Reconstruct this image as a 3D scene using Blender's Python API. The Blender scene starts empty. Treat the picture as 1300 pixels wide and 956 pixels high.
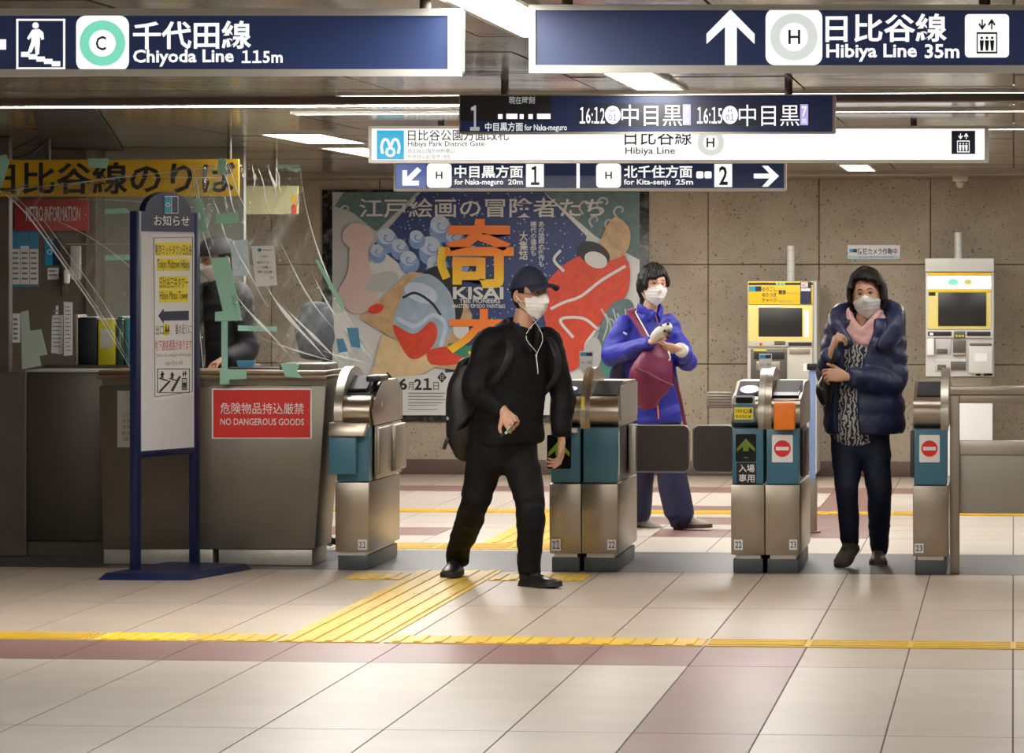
import bpy, bmesh, math, random
from math import sin, cos, tan, atan, atan2, pi, radians, sqrt, exp
from mathutils import Vector, Matrix, noise

random.seed(7)
C = bpy.context.scene
COL = C.collection

# ---------------------------------------------------------------- camera
F, CAMZ, CX, HY, VPX = 5400.0, 1.58, 650.0, 348.0, 1287.0
TH = atan((VPX - CX) / F)
FWD = Vector((-sin(TH), cos(TH), 0)); RGT = Vector((cos(TH), sin(TH), 0)); UP = Vector((0, 0, 1))
cam_data = bpy.data.cameras.new('camera')
cam = bpy.data.objects.new('camera', cam_data); COL.objects.link(cam)
cam.location = (0, 0, CAMZ); cam.rotation_euler = (pi / 2, 0, TH)
cam_data.sensor_fit = 'HORIZONTAL'; cam_data.sensor_width = 36.0
cam_data.lens = F / 1300 * 36.0
cam_data.shift_y = -(478.0 - HY) / 1300.0
cam_data.clip_end = 200
C.camera = cam

# ---------------------------------------------------------------- world, exposure
world = bpy.data.worlds.new('world'); C.world = world; world.use_nodes = True
world.node_tree.nodes['Background'].inputs[0].default_value = (1.0, .95, .88, 1)
world.node_tree.nodes['Background'].inputs[1].default_value = .15
C.view_settings.view_transform = 'Standard'; C.view_settings.look = 'None'
C.view_settings.gamma = 1; C.view_settings.exposure = 0.0
C.view_settings.use_curve_mapping = False
LAMP = 27.0            # brightness of the ceiling lamps

CEIL = 2.355
YWALL = 33.3

# ---------------------------------------------------------------- projection
def P(px, py, Y):
    "point of the plane y=Y seen at a pixel"
    X = Y * tan(atan((px - CX) / F) - TH)
    dc = -X * sin(TH) + Y * cos(TH)
    return Vector((X, Y, CAMZ + (HY - py) * dc / F))
def FL(px, py, z=0.0):
    "point of the floor (or of the level z) seen at a pixel"
    dc = F * (CAMZ - z) / (py - HY)
    p = FWD * dc + RGT * ((px - CX) / F * dc)
    return Vector((p.x, p.y, z))
def RC(a, b, c, d, Y):
    "x0,x1,z0,z1 of a pixel rectangle on the plane y=Y"
    p = P(a, d, Y); q = P(c, b, Y)
    return p.x, q.x, p.z, q.z

# ---------------------------------------------------------------- materials
def new_mat(name):
    m = bpy.data.materials.new(name); m.use_nodes = True
    nt = m.node_tree
    return m, nt, nt.nodes['Principled BSDF']
def mat(name, col, rough=.5, metal=0.0, spec=.5, var=0.0, vscale=20, bump=0.0, bscale=60, coat=0, sheen=0, stretch=(1, 1, 1)):
    m, nt, b = new_mat(name)
    c = tuple(col) + (1,)
    b.inputs['Base Color'].default_value = c
    b.inputs['Roughness'].default_value = rough; b.inputs['Metallic'].default_value = metal
    b.inputs['Specular IOR Level'].default_value = spec
    b.inputs['Coat Weight'].default_value = coat
    b.inputs['Sheen Weight'].default_value = sheen
    if var or bump:
        tc = nt.nodes.new('ShaderNodeTexCoord'); mp = nt.nodes.new('ShaderNodeMapping')
        mp.inputs['Scale'].default_value = stretch
        nt.links.new(tc.outputs['Object'], mp.inputs['Vector'])
    if var:
        n = nt.nodes.new('ShaderNodeTexNoise'); n.inputs['Scale'].default_value = vscale; n.inputs['Detail'].default_value = 5
        nt.links.new(mp.outputs[0], n.inputs['Vector'])
        r = nt.nodes.new('ShaderNodeMix'); r.data_type = 'RGBA'
        r.inputs[6].default_value = tuple(x * (1 - var) for x in col) + (1,)
        r.inputs[7].default_value = tuple(min(1, x * (1 + var)) for x in col) + (1,)
        nt.links.new(n.outputs['Fac'], r.inputs[0]); nt.links.new(r.outputs[2], b.inputs['Base Color'])
    if bump:
        n2 = nt.nodes.new('ShaderNodeTexNoise'); n2.inputs['Scale'].default_value = bscale; n2.inputs['Detail'].default_value = 3
        nt.links.new(mp.outputs[0], n2.inputs['Vector'])
        bp = nt.nodes.new('ShaderNodeBump'); bp.inputs['Strength'].default_value = bump; bp.inputs['Distance'].default_value = .01
        nt.links.new(n2.outputs['Fac'], bp.inputs['Height']); nt.links.new(bp.outputs[0], b.inputs['Normal'])
    return m
def glow(name, col, strength, base=None):
    m, nt, b = new_mat(name)
    b.inputs['Base Color'].default_value = tuple(base or col) + (1,)
    b.inputs['Emission Color'].default_value = tuple(col) + (1,)
    b.inputs['Emission Strength'].default_value = strength
    b.inputs['Roughness'].default_value = .3
    return m

M = {}
M['steel'] = mat('brushed_steel', (.39, .335, .27), .33, 1.0, var=.12, vscale=9, bump=.05, bscale=60, stretch=(1, 8, 1))
M['steel_dull'] = mat('dull_steel', (.34, .30, .25), .42, .85, var=.16, vscale=5, bump=.04, bscale=40)
M['steel_bright'] = mat('bright_steel', (.47, .44, .39), .40, 1.0)
M['steel_dark'] = mat('dark_steel', (.13, .115, .10), .45, .7, var=.2, vscale=4)
M['teal'] = mat('teal_paint', (.045, .16, .24), .35, var=.05)
M['slate'] = mat('slate_grey', (.055, .065, .07), .45, var=.15)
M['brown_flap'] = mat('brown_padding', (.075, .055, .048), .5, var=.1)
M['black'] = mat('black_plastic', (.012, .012, .013), .4)
M['blackgloss'] = mat('dark_glass', (.008, .008, .009), .12)
M['screen'] = mat('dark_screen', (.012, .012, .012), .35)
M['greyplastic'] = mat('grey_plastic', (.50, .50, .48), .4)
M['ltgrey'] = mat('light_grey_enamel', (.58, .58, .55), .4, var=.04)
M['creamgrey'] = mat('beige_enamel', (.50, .48, .41), .4, var=.05)
M['yellow'] = mat('yellow_plastic', (.82, .55, .015), .4)
M['paleyellow'] = mat('pale_yellow_plastic', (.78, .66, .22), .4)
M['ylabel'] = mat('yellow_label', (.85, .70, .03), .5)
M['banner'] = mat('banner_yellow', (.72, .43, .01), .5, var=.06, vscale=6)
M['orange'] = mat('orange_plastic', (.92, .22, .015), .4)
M['red'] = mat('sign_red', (.72, .025, .018), .4)
M['redsign'] = mat('info_sign_red', (.45, .05, .05), .4)
M['white'] = mat('white_paint', (.80, .80, .79), .45)
M['paper'] = mat('paper', (.74, .75, .76), .7, var=.03)
M['board'] = mat('board_white', (.66, .67, .70), .5)
M['navyframe'] = mat('navy_paint', (.008, .014, .065), .35)
M['navyprint'] = mat('navy_print', (.012, .018, .06), .4)
M['ink'] = mat('black_ink', (.01, .01, .012), .6)
M['greyink'] = mat('grey_ink', (.22, .22, .22), .6)
M['redink'] = mat('red_ink', (.5, .03, .03), .6)
M['cyan'] = mat('cyan_print', (.01, .33, .55), .45)
M['green_tape'] = mat('green_masking_tape', (.33, .63, .50), .6, var=.08, vscale=30)
M['wood'] = mat('varnished_wood', (.20, .13, .07), .4, var=.3, vscale=8, stretch=(1, 12, 12))
M['pole'] = mat('white_pole', (.66, .65, .62), .35)
M['frame_al'] = mat('aluminium_frame', (.62, .60, .55), .35, .5)
# lit signs
M['e_white'] = glow('lit_white', (1, 1, .99), .95, (.3, .3, .3))
M['e_navy'] = glow('lit_navy', (.006, .009, .028), .9, (.02, .038, .115))
M['e_navy_pale'] = glow('lit_pale_blue', (.09, .13, .34), .9, (.03, .05, .12))
M['e_green'] = glow('lit_mint', (.20, .72, .52), .9, (.1, .3, .2))
M['e_ringgrey'] = glow('lit_ring_grey', (.66, .72, .68), .9, (.3, .3, .3))
M['e_cyan'] = glow('lit_cyan', (.01, .36, .62), .95, (.01, .2, .3))
M['e_led'] = glow('led_white', (.95, .93, 1), 1.1, (.2, .2, .2))
M['e_lilac'] = glow('led_lilac', (.50, .44, .85), .9, (.1, .1, .2))
M['e_dimgrey'] = glow('lit_grey', (.35, .36, .36), .9, (.1, .1, .1))
M['e_board'] = glow('led_board_navy', (.004, .008, .032), .8, (.006, .012, .04))
M['e_screen'] = glow('led_screen', (.006, .008, .022), .8, (.004, .004, .008))
M['e_arrow'] = glow('lit_olive_green', (.05, .08, .004), 1.0, (.05, .08, .006))
M['e_reader'] = glow('lit_reader_ring', (.80, .74, 1.0), .95, (.4, .4, .5))
M['e_wpanel'] = glow('lit_header', (1, 1, .97), 1.2, (.5, .5, .5))
M['lamp'] = glow('lamp_diffuser', (1, .97, .91), LAMP, (.8, .8, .8))

# ---------------------------------------------------------------- mesh builder
def cat(pts, n=4, closed=False):
    "Catmull-Rom through tuples / vectors"
    pts = [Vector(p) for p in pts]
    if len(pts) < 3 or n == 1: return pts
    out = []
    N = len(pts)
    for i in range(N if closed else N - 1):
        if closed: a, b, c, d = pts[i - 1], pts[i], pts[(i + 1) % N], pts[(i + 2) % N]
        else:
            a = pts[i - 1] if i > 0 else pts[0] * 2 - pts[1]
            b, c = pts[i], pts[i + 1]
            d = pts[i + 2] if i + 2 < N else pts[-1] * 2 - pts[-2]
        for k in range(n):
            t = k / n
            out.append(.5 * ((2 * b) + (c - a) * t + (2 * a - 5 * b + 4 * c - d) * t * t + (3 * b - a - 3 * c + d) * t ** 3))
    if not closed: out.append(pts[-1])
    return out

class MB:
    def __init__(s, m=None):
        s.v, s.f, s.mi, s.mats = [], [], [], []
        s.cur = 0
        if m: s.use(m)
    def use(s, m):
        if isinstance(m, str): m = M[m]
        if m not in s.mats: s.mats.append(m)
        s.cur = s.mats.index(m); return s
    def add(s, verts, faces):
        o = len(s.v)
        s.v += [Vector(x) for x in verts]
        for f in faces: s.f.append([o + i for i in f]); s.mi.append(s.cur)
        return s
    def bm(s, b, mtx=None):
        b.verts.index_update()
        s.add([(mtx @ v.co if mtx else v.co.copy()) for v in b.verts], [[v.index for v in f.verts] for f in b.faces])
        b.free(); return s
    def box(s, x0, x1, y0, y1, z0, z1, bev=0.0, seg=2, mtx=None):
        b = bmesh.new()
        bmesh.ops.create_cube(b, size=1)
        for v in b.verts:
            v.co = Vector((x0 + (v.co.x + .5) * (x1 - x0), y0 + (v.co.y + .5) * (y1 - y0), z0 + (v.co.z + .5) * (z1 - z0)))
        if bev: bmesh.ops.bevel(b, geom=b.edges[:], offset=min(bev, .45 * min(abs(x1 - x0), abs(y1 - y0), abs(z1 - z0))), segments=seg, affect='EDGES', profile=.5)
        return s.bm(b, mtx)
    def prism(s, pts, ext, bev=0.0):
        "polygon of 3-D points pushed along ext"
        ext = Vector(ext); pts = [Vector(p) for p in pts]; n = len(pts)
        b = bmesh.new()
        A = [b.verts.new(p) for p in pts]; B = [b.verts.new(p + ext) for p in pts]
        b.faces.new(A); b.faces.new(B[::-1])
        for i in range(n): b.faces.new([A[i], B[i], B[(i + 1) % n], A[(i + 1) % n]])
        bmesh.ops.recalc_face_normals(b, faces=b.faces)
        if bev: bmesh.ops.bevel(b, geom=[e for e in b.edges], offset=bev, segments=2, affect='EDGES', profile=.5)
        return s.bm(b)
    def loft(s, pts, rads, side=None, seg=14, n=4, caps=(1, 1), quilt=None):
        "closed tube with elliptical sections; rads (a along side, b across)"
        rads = [(r, r) if not isinstance(r, (tuple, list)) else r for r in rads]
        P4 = cat([Vector(p) for p in pts], n)
        R4 = cat([Vector((r[0], r[1], 0)) for r in rads], n)
        N = len(P4); rings = []
        acc = 0.0
        T = []
        for i in range(N):
            t = (P4[min(i + 1, N - 1)] - P4[max(i - 1, 0)])
            T.append(t.normalized())
        sv = Vector(side) if side is not None else (Vector((1, 0, 0)) if abs(T[0].x) < .9 else Vector((0, 0, 1)))
        def ring(c, t, a, b_):
            nonlocal sv
            u = (sv - t * sv.dot(t)).normalized()
            if side is None: sv = u
            w = t.cross(u)
            return [c + u * (a * cos(2 * pi * k / seg)) + w * (b_ * sin(2 * pi * k / seg)) for k in range(seg)]
        for i in range(N):
            a, b_ = max(R4[i].x, .0005), max(R4[i].y, .0005)
            if i: acc += (P4[i] - P4[i - 1]).length
            q = 1
            if quilt: q = 1 + quilt[1] * (abs(sin(pi * acc / quilt[0])) ** .6 - .6)
            if i == 0 and caps[0]:
                h = min(a, b_) * caps[0]
                for k in (3, 2, 1): rings.append(ring(P4[0] - T[0] * h * sin(k * pi / 8), T[0], a * cos(k * pi / 8), b_ * cos(k * pi / 8)))
            rings.append(ring(P4[i], T[i], a * q, b_ * q))
            if i == N - 1 and caps[1]:
                h = min(a, b_) * caps[1]
                for k in (1, 2, 3): rings.append(ring(P4[-1] + T[-1] * h * sin(k * pi / 8), T[-1], a * cos(k * pi / 8), b_ * cos(k * pi / 8)))
        vs = [p for r in rings for p in r]; fs = []
        for i in range(len(rings) - 1):
            for k in range(seg):
                fs.append([i * seg + k, i * seg + (k + 1) % seg, (i + 1) * seg + (k + 1) % seg, (i + 1) * seg + k])
        fs.append(list(range(seg))[::-1]); fs.append([(len(rings) - 1) * seg + k for k in range(seg)])
        return s.add(vs, fs)
    def tube(s, pts, r, seg=8, n=4):
        return s.loft(pts, [r] * len(pts), seg=seg, n=n, caps=(0, 0))
    def ball(s, c, r, seg=16, mtx=None):
        r = (r, r, r) if not isinstance(r, (tuple, list)) else r
        b = bmesh.new(); bmesh.ops.create_uvsphere(b, u_segments=seg, v_segments=max(6, seg * 2 // 3), radius=1)
        R = mtx or Matrix.Identity(3)
        for v in b.verts: v.co = Vector(c) + R @ Vector((v.co.x * r[0], v.co.y * r[1], v.co.z * r[2]))
        return s.bm(b)
    def cyl(s, a, b_, r, seg=20):
        return s.loft([a, b_], [r, r], seg=seg, n=1, caps=(0, 0))
    def build(s, name, parent=None, smooth=40, label=None):
        me = bpy.data.meshes.new(name)
        o0 = parent_loc(parent)
        me.from_pydata([v - o0 for v in s.v], [], s.f)
        for m in s.mats: me.materials.append(m)
        me.polygons.foreach_set('material_index', s.mi)
        me.update()
        b = bmesh.new(); b.from_mesh(me); bmesh.ops.recalc_face_normals(b, faces=b.faces); b.to_mesh(me); b.free()
        if smooth:
            me.shade_smooth(); me.set_sharp_from_angle(angle=radians(smooth))
        o = bpy.data.objects.new(name, me); COL.objects.link(o)
        if parent: o.parent = parent
        if label: o['label'] = label
        return o
def parent_loc(p):
    l = Vector((0, 0, 0))
    while p is not None:
        l += Vector(p.location); p = p.parent
    return l
def thing(name, label, category, loc, group=None):
    o = bpy.data.objects.new(name, None); COL.objects.link(o)
    o.empty_display_size = .1
    o.location = loc; o['label'] = label; o['category'] = category
    if group: o['group'] = group
    return o
def tag(o, label, category, group=None, kind=None):
    o['label'] = label
    if category: o['category'] = category
    if group: o['group'] = group
    if kind: o['kind'] = kind
    return o
def struct(o, label=None):
    o['kind'] = 'structure'
    if label: o['label'] = label
    return o

# ---------------------------------------------------------------- flat surfaces carrying print
class Surf:
    "a plane in the scene: origin, unit u (reading direction), v (up), n (towards the reader)"
    def __init__(s, o, u, v):
        s.o = Vector(o); s.u = Vector(u).normalized(); s.v = Vector(v).normalized(); s.n = s.u.cross(s.v)
    def uv(s, px, py):
        d = FWD + RGT * ((px - CX) / F) + UP * ((HY - py) / F)
        c = Vector((0, 0, CAMZ))
        t = (s.o - c).dot(s.n) / d.dot(s.n)
        q = c + d * t - s.o
        return q.dot(s.u), q.dot(s.v)
    def at(s, u, v, h=0): return s.o + s.u * u + s.v * v + s.n * h
    def px(s, px, py, h=0):
        u, v = s.uv(px, py); return s.at(u, v, h)
def front(Y): return Surf((0, Y, 0), (1, 0, 0), (0, 0, 1))

def poly(mb, S, pts, h=0.0, t=.002, m=None):
    "pixel polygon pushed out of the surface from h to h+t"
    if m: mb.use(m)
    mb.prism([S.px(a, b, h) for a, b in pts], S.n * t); return mb
def rect(mb, S, a, b, c, d, h=0.0, t=.002, m=None, r=0):
    if r:
        pts = []
        for cx, cy, a0 in ((c - r, b + r, -90), (c - r, d - r, 0), (a + r, d - r, 90), (a + r, b + r, 180)):
            for k in range(6):
                an = radians(a0 + 18 * k); pts.append((cx + r * cos(an), cy + r * sin(an)))
        return poly(mb, S, pts, h, t, m)
    return poly(mb, S, [(a, b), (c, b), (c, d), (a, d)], h, t, m)
def disc(mb, S, cx, cy, rx, ry=None, h=0.0, t=.002, m=None, n=32):
    ry = ry or rx
    return poly(mb, S, [(cx + rx * cos(2 * pi * k / n), cy + ry * sin(2 * pi * k / n)) for k in range(n)], h, t, m)
def ringpx(mb, S, cx, cy, r0, r1, h=0.0, t=.002, m=None, n=40):
    if m: mb.use(m)
    for k in range(n):
        a, b = 2 * pi * k / n, 2 * pi * (k + 1) / n
        mb.prism([S.px(cx + r * cos(g), cy + r * sin(g), h) for r, g in ((r0, a), (r1, a), (r1, b), (r0, b))], S.n * t)
    return mb
def glyphs(body, bold=0.0, vertical=False):
    if '1' in body and not vertical:       # the default face draws a one as a bare bar: set such strings sign by sign
        vs, fs, x = [], [], 0.0
        for ch in body:
            if ch == ' ': x += .26; continue
            a, b = glyphs(chr(0xFF11) if ch == '1' else ch, bold)
            x0 = min(v.x for v in a); w = max(v.x for v in a) - x0
            n = len(vs); vs += [Vector((v.x - x0 + x, v.y, 0)) for v in a]; fs += [[n + i for i in f] for f in b]
            x += w + .09
        return vs, fs
    c = bpy.data.curves.new('lettering', 'FONT'); c.body = body; c.offset = bold; c.resolution_u = 2
    if vertical: c.body = '\n'.join(body); c.align_x = 'CENTER'; c.space_line = .92
    o = bpy.data.objects.new('lettering', c); COL.objects.link(o)
    me = bpy.data.meshes.new_from_object(o.evaluated_get(bpy.context.evaluated_depsgraph_get()))
    bpy.data.objects.remove(o); bpy.data.curves.remove(c)
    vs = [v.co.copy() for v in me.vertices]; fs = [list(p.vertices) for p in me.polygons]
    bpy.data.meshes.remove(me)
    return vs, fs
def text(mb, S, body, box, m=None, bold=0.0, h=.0025, vertical=False):
    "lettering that fills a pixel box"
    if m: mb.use(m)
    vs, fs = glyphs(body, bold, vertical)
    if not vs: return mb
    x0, x1 = min(v.x for v in vs), max(v.x for v in vs); y0, y1 = min(v.y for v in vs), max(v.y for v in vs)
    u0, v1 = S.uv(box[0], box[1]); u1, v0 = S.uv(box[2], box[3])
    mb.add([S.at(u0 + (v.x - x0) / (x1 - x0) * (u1 - u0), v0 + (v.y - y0) / (y1 - y0) * (v1 - v0), h) for v in vs], fs)
    return mb
def letter(parent, S, body, box, m, bold=0.0, h=.0025, vertical=False, label=None):
    return text(MB(m), S, body, box, None, bold, h, vertical).build('lettering', parent, smooth=0, label=label)

def slab(name, parent, a, b, c, d, Y, depth, m, bev=.004, label=None):
    "box whose front face fills a pixel rectangle on the plane Y and that reaches depth behind it"
    x0, x1, z0, z1 = RC(a, b, c, d, Y)
    return MB(m).box(x0, x1, Y, Y + depth, z0, z1, bev).build(name, parent, label=label)
# ================================================================ SETTING
TP = .4335                                 # floor tile pitch
def tile_mat(name, col, rough=.34, grout=True):
    m, nt, b = new_mat(name)
    tc = nt.nodes.new('ShaderNodeTexCoord')
    n = nt.nodes.new('ShaderNodeTexNoise'); n.inputs['Scale'].default_value = 3.0; n.inputs['Detail'].default_value = 6
    nt.links.new(tc.outputs['Object'], n.inputs['Vector'])
    n2 = nt.nodes.new('ShaderNodeTexNoise'); n2.inputs['Scale'].default_value = 160; n2.inputs['Detail'].default_value = 2
    nt.links.new(tc.outputs['Object'], n2.inputs['Vector'])
    ad = nt.nodes.new('ShaderNodeMath'); ad.operation = 'ADD'
    nt.links.new(n.outputs['Fac'], ad.inputs[0]); nt.links.new(n2.outputs['Fac'], ad.inputs[1])
    r = nt.nodes.new('ShaderNodeMapRange'); r.inputs['From Min'].default_value = .6; r.inputs['From Max'].default_value = 1.4
    r.inputs['To Min'].default_value = .86; r.inputs['To Max'].default_value = 1.12
    nt.links.new(ad.outputs[0], r.inputs['Value'])
    mx = nt.nodes.new('ShaderNodeVectorMath'); mx.operation = 'SCALE'
    mx.inputs[0].default_value = col
    nt.links.new(r.outputs[0], mx.inputs['Scale'])
    nt.links.new(mx.outputs[0], b.inputs['Base Color'])
    b.inputs['Roughness'].default_value = rough
    return m
M['tile'] = tile_mat('beige_floor_tile', (.47, .385, .31))
M['tile_pale'] = tile_mat('pale_floor_tile', (.54, .475, .41))
M['tile_brown'] = tile_mat('mauve_brown_floor_tile', (.25, .135, .125))
M['grout'] = mat('grout', (.12, .095, .075), .8)
M['plate'] = mat('grey_floor_plate', (.085, .085, .088), .38, .2, var=.12, vscale=6)
M['tactile'] = mat('yellow_tactile_paving', (.66, .41, .014), .42, var=.18, vscale=5)
M['tactile_new'] = mat('bright_yellow_tactile', (.82, .56, .015), .4)

# floor: one mesh of tiles on a grout bed
fx = [-9.0 + 0.0] ; k0 = -20
XS = [-.003 + TP * k for k in range(-22, 12)]
rows = [5.0, 7.4, 9.8, 12.2, 14.6, 17.12, 18.0, 18.37, 20.08, 22.47, 24.1, 25.5, 26.3, 26.8, 27.6, 28.1, 28.95, 30.7, 31.5, YWALL]
def k_of(k): return -.003 + TP * k
brown = [(-30, 30, 30.7, 31.5, 'b'), (-7, -2, 28.1, 28.95, 'b'), (-6, -4, 26.8, 27.6, 'b'), (-5, -3, 25.5, 26.3, 'b'), (-30, -8, 25.5, 26.3, 'b'),
         (-3, -2, 25.5, 31, 'b'), (-30, -2, 17.12, 18.0, 'b'), (-3, -2, 5, 18.0, 'b')]
fl = MB('grout'); fl.box(XS[0], XS[-1], 4, YWALL + .3, -.10, -.002)
g = .0032
for i in range(len(XS) - 1):
    for j in range(len(rows) - 1):
        kx = i - 22; cx, cy = (XS[i] + XS[i + 1]) / 2, (rows[j] + rows[j + 1]) / 2
        m = 'tile_pale' if (17.0 > cy or 24.1 < cy < 30.7) else 'tile'
        for a, b_, c, d, _ in brown:
            if a <= kx < b_ and c < cy < d: m = 'tile_brown'
        if 22.47 < cy < 24.1: m = 'plate'
        fl.use(m)
        gg = 0 if m == 'tile_brown' and kx < -3 else g
        fl.box(XS[i] + (g if m != 'plate' else 0), XS[i + 1] - (g if m != 'plate' else 0), rows[j] + g * 1.5, rows[j + 1] - g * 1.5, -.02, 0)
floor = fl.build('floor', smooth=0)
struct(floor)

def tactile(name_label, x0, x1, y0, y1, along, m='tactile', pitch=.075, studs=False):
    mb = MB(m); mb.box(x0, x1, y0, y1, .0003, .004, .001, 1)
    if along == 'y':
        n = int((x1 - x0) / pitch); o = (x1 - x0 - n * pitch) / 2
        L = .90; q = y0
        while q < y1 - .02:
            for i in range(n):
                c = x0 + o + pitch * (i + .5); mb.box(c - .017, c + .017, q + .015, min(q + L, y1) - .015, .003, .009, .003, 1)
            q += L
    else:
        n = int((y1 - y0) / pitch); o = (y1 - y0 - n * pitch) / 2
        q = x0
        while q < x1 - .02:
            for i in range(n):
                c = y0 + o + pitch * (i + .5); mb.box(q + .012, min(q + TP, x1) - .012, c - .017, c + .017, .003, .009, .003, 1)
            q += TP
    o = mb.build('tactile_paving', smooth=0)
    return tag(o, name_label, 'tactile paving', 'yellow tactile paving strips')
tactile('long yellow ribbed tactile strip crossing the floor in front of the gates', k_of(-3), k_of(7), 18.02, 18.36, 'x')
tactile('yellow tactile strip along the purple band, below the blue sign stand', -9.2, -3.965, 18.02, 18.36, 'x')
tactile('short yellow tactile strip joining the bright tile to the wide path', -3.535, -3.16, 18.02, 18.36, 'y', pitch=.09)
tactile('short yellow tactile strip between the wide path and the man\'s front shoe', -2.68, k_of(-3) - .01, 18.02, 18.36, 'y', pitch=.09)
tactile('bright newer yellow tactile tile set into the strip below the sign stand', -3.95, -3.55, 18.021, 18.361, 'y', 'tactile_new')
tactile('wide yellow guide path running from the long strip up to the gates', -3.14, -2.70, 18.02, 22.45, 'y', pitch=.088)
tactile('short crosswise yellow tactile strip under the man\'s rear shoe', -2.69, -2.2, 21.75, 22.2, 'y', pitch=.08)
tactile('short crosswise yellow tactile strip before the ticket gate with the shelf', -3.44, -3.15, 21.75, 22.2, 'y', pitch=.08)
tactile('wide yellow guide path continuing behind the open ticket gate', -3.10, -2.60, 24.75, 27.9, 'y', pitch=.088)
tactile('crosswise yellow tactile strip just behind the open ticket gate', -3.75, -2.25, 24.2, 24.74, 'x', pitch=.09)
tactile('long yellow tactile strip across the floor beyond the gates', -6, 2.9, 27.95, 28.28, 'x')

# back wall: stone-faced concrete panels
def stone():
    m, nt, b = new_mat('pitted_stone_panel')
    tc = nt.nodes.new('ShaderNodeTexCoord')
    n = nt.nodes.new('ShaderNodeTexNoise'); n.inputs['Scale'].default_value = 2.2; n.inputs['Detail'].default_value = 8; n.inputs['Roughness'].default_value = .65
    nt.links.new(tc.outputs['Object'], n.inputs['Vector'])
    cr = nt.nodes.new('ShaderNodeValToRGB'); e = cr.color_ramp.elements
    e[0].position = .3; e[0].color = (.31, .255, .185, 1); e[1].position = .7; e[1].color = (.44, .375, .285, 1)
    nt.links.new(n.outputs['Fac'], cr.inputs[0])
    # pits
    fac = None
    for sc, th, se in ((34, .15, 3.1), (70, .17, 1.7)):
        v = nt.nodes.new('ShaderNodeTexVoronoi'); v.inputs['Scale'].default_value = sc
        mp = nt.nodes.new('ShaderNodeMapping'); mp.inputs['Location'].default_value = (se, se, se); mp.inputs['Scale'].default_value = (1, 1, .8)
        wob = nt.nodes.new('ShaderNodeTexNoise'); wob.inputs['Scale'].default_value = 60
        nt.links.new(tc.outputs['Object'], wob.inputs['Vector'])
        wm = nt.nodes.new('ShaderNodeVectorMath'); wm.operation = 'MULTIPLY_ADD'; wm.inputs[1].default_value = (.022, .022, .022)
        nt.links.new(wob.outputs['Color'], wm.inputs[0]); nt.links.new(tc.outputs['Object'], wm.inputs[2])
        nt.links.new(wm.outputs[0], mp.inputs[0]); nt.links.new(mp.outputs[0], v.inputs['Vector'])
        sep = nt.nodes.new('ShaderNodeSeparateColor'); nt.links.new(v.outputs['Color'], sep.inputs[0])
        ml = nt.nodes.new('ShaderNodeMath'); ml.operation = 'MULTIPLY'; ml.inputs[1].default_value = th * 1.7
        nt.links.new(sep.outputs[0], ml.inputs[0])
        lt = nt.nodes.new('ShaderNodeMath'); lt.operation = 'LESS_THAN'
        nt.links.new(v.outputs['Distance'], lt.inputs[0]); nt.links.new(ml.outputs[0], lt.inputs[1])
        if fac is None: fac = lt.outputs[0]
        else:
            mxm = nt.nodes.new('ShaderNodeMath'); mxm.operation = 'MAXIMUM'
            nt.links.new(fac, mxm.inputs[0]); nt.links.new(lt.outputs[0], mxm.inputs[1]); fac = mxm.outputs[0]
    mx = nt.nodes.new('ShaderNodeMix'); mx.data_type = 'RGBA'
    half = nt.nodes.new('ShaderNodeMath'); half.operation = 'MULTIPLY'; half.inputs[1].default_value = .72
    nt.links.new(fac, half.inputs[0]); nt.links.new(half.outputs[0], mx.inputs[0])
    nt.links.new(cr.outputs[0], mx.inputs[6]); mx.inputs[7].default_value = (.07, .05, .035, 1)
    nt.links.new(mx.outputs[2], b.inputs['Base Color'])
    b.inputs['Roughness'].default_value = .62
    bp = nt.nodes.new('ShaderNodeBump'); bp.inputs['Strength'].default_value = .4; bp.inputs['Distance'].default_value = .004; bp.invert = True
    nt.links.new(fac, bp.inputs['Height']); nt.links.new(bp.outputs[0], b.inputs['Normal'])
    return m
M['stone'] = stone()
M['joint'] = mat('panel_joint', (.16, .125, .09), .8)
w = MB('joint'); w.box(-10, 5, YWALL + .02, YWALL + .3, -.1, CEIL + .3)
w.use('stone')
zs = [0.0, .10, .875, 1.655, 2.43]
x0 = P(899, 400, YWALL).x
for k in range(-9, 8):
    for a, b_ in zip(zs[:-1], zs[1:]):
        w.box(x0 + .868 * k + .0035, x0 + .868 * (k + 1) - .0035, YWALL, YWALL + .05, a + .0035, b_ - .0035, .003, 1)
struct(w.build('wall_back', smooth=0))
M['skirting'] = mat('brown_skirting', (.115, .075, .06), .4, var=.12, vscale=4)
b_ = MB('skirting'); b_.box(-9.5, 4.9, YWALL - .03, YWALL - .001, .001, .118, .004)
struct(b_.build('baseboard_back'))

# side walls of the concourse
M['sidewall'] = mat('side_wall', (.30, .26, .21), .6, var=.12, vscale=2)
struct(MB('sidewall').box(4.0, 4.2, 4, YWALL, -.1, CEIL + .2).build('wall_right', smooth=0))
struct(MB('sidewall').box(-9.4, -9.2, 4, YWALL, -.1, CEIL + .2).build('wall_left', smooth=0))

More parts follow.
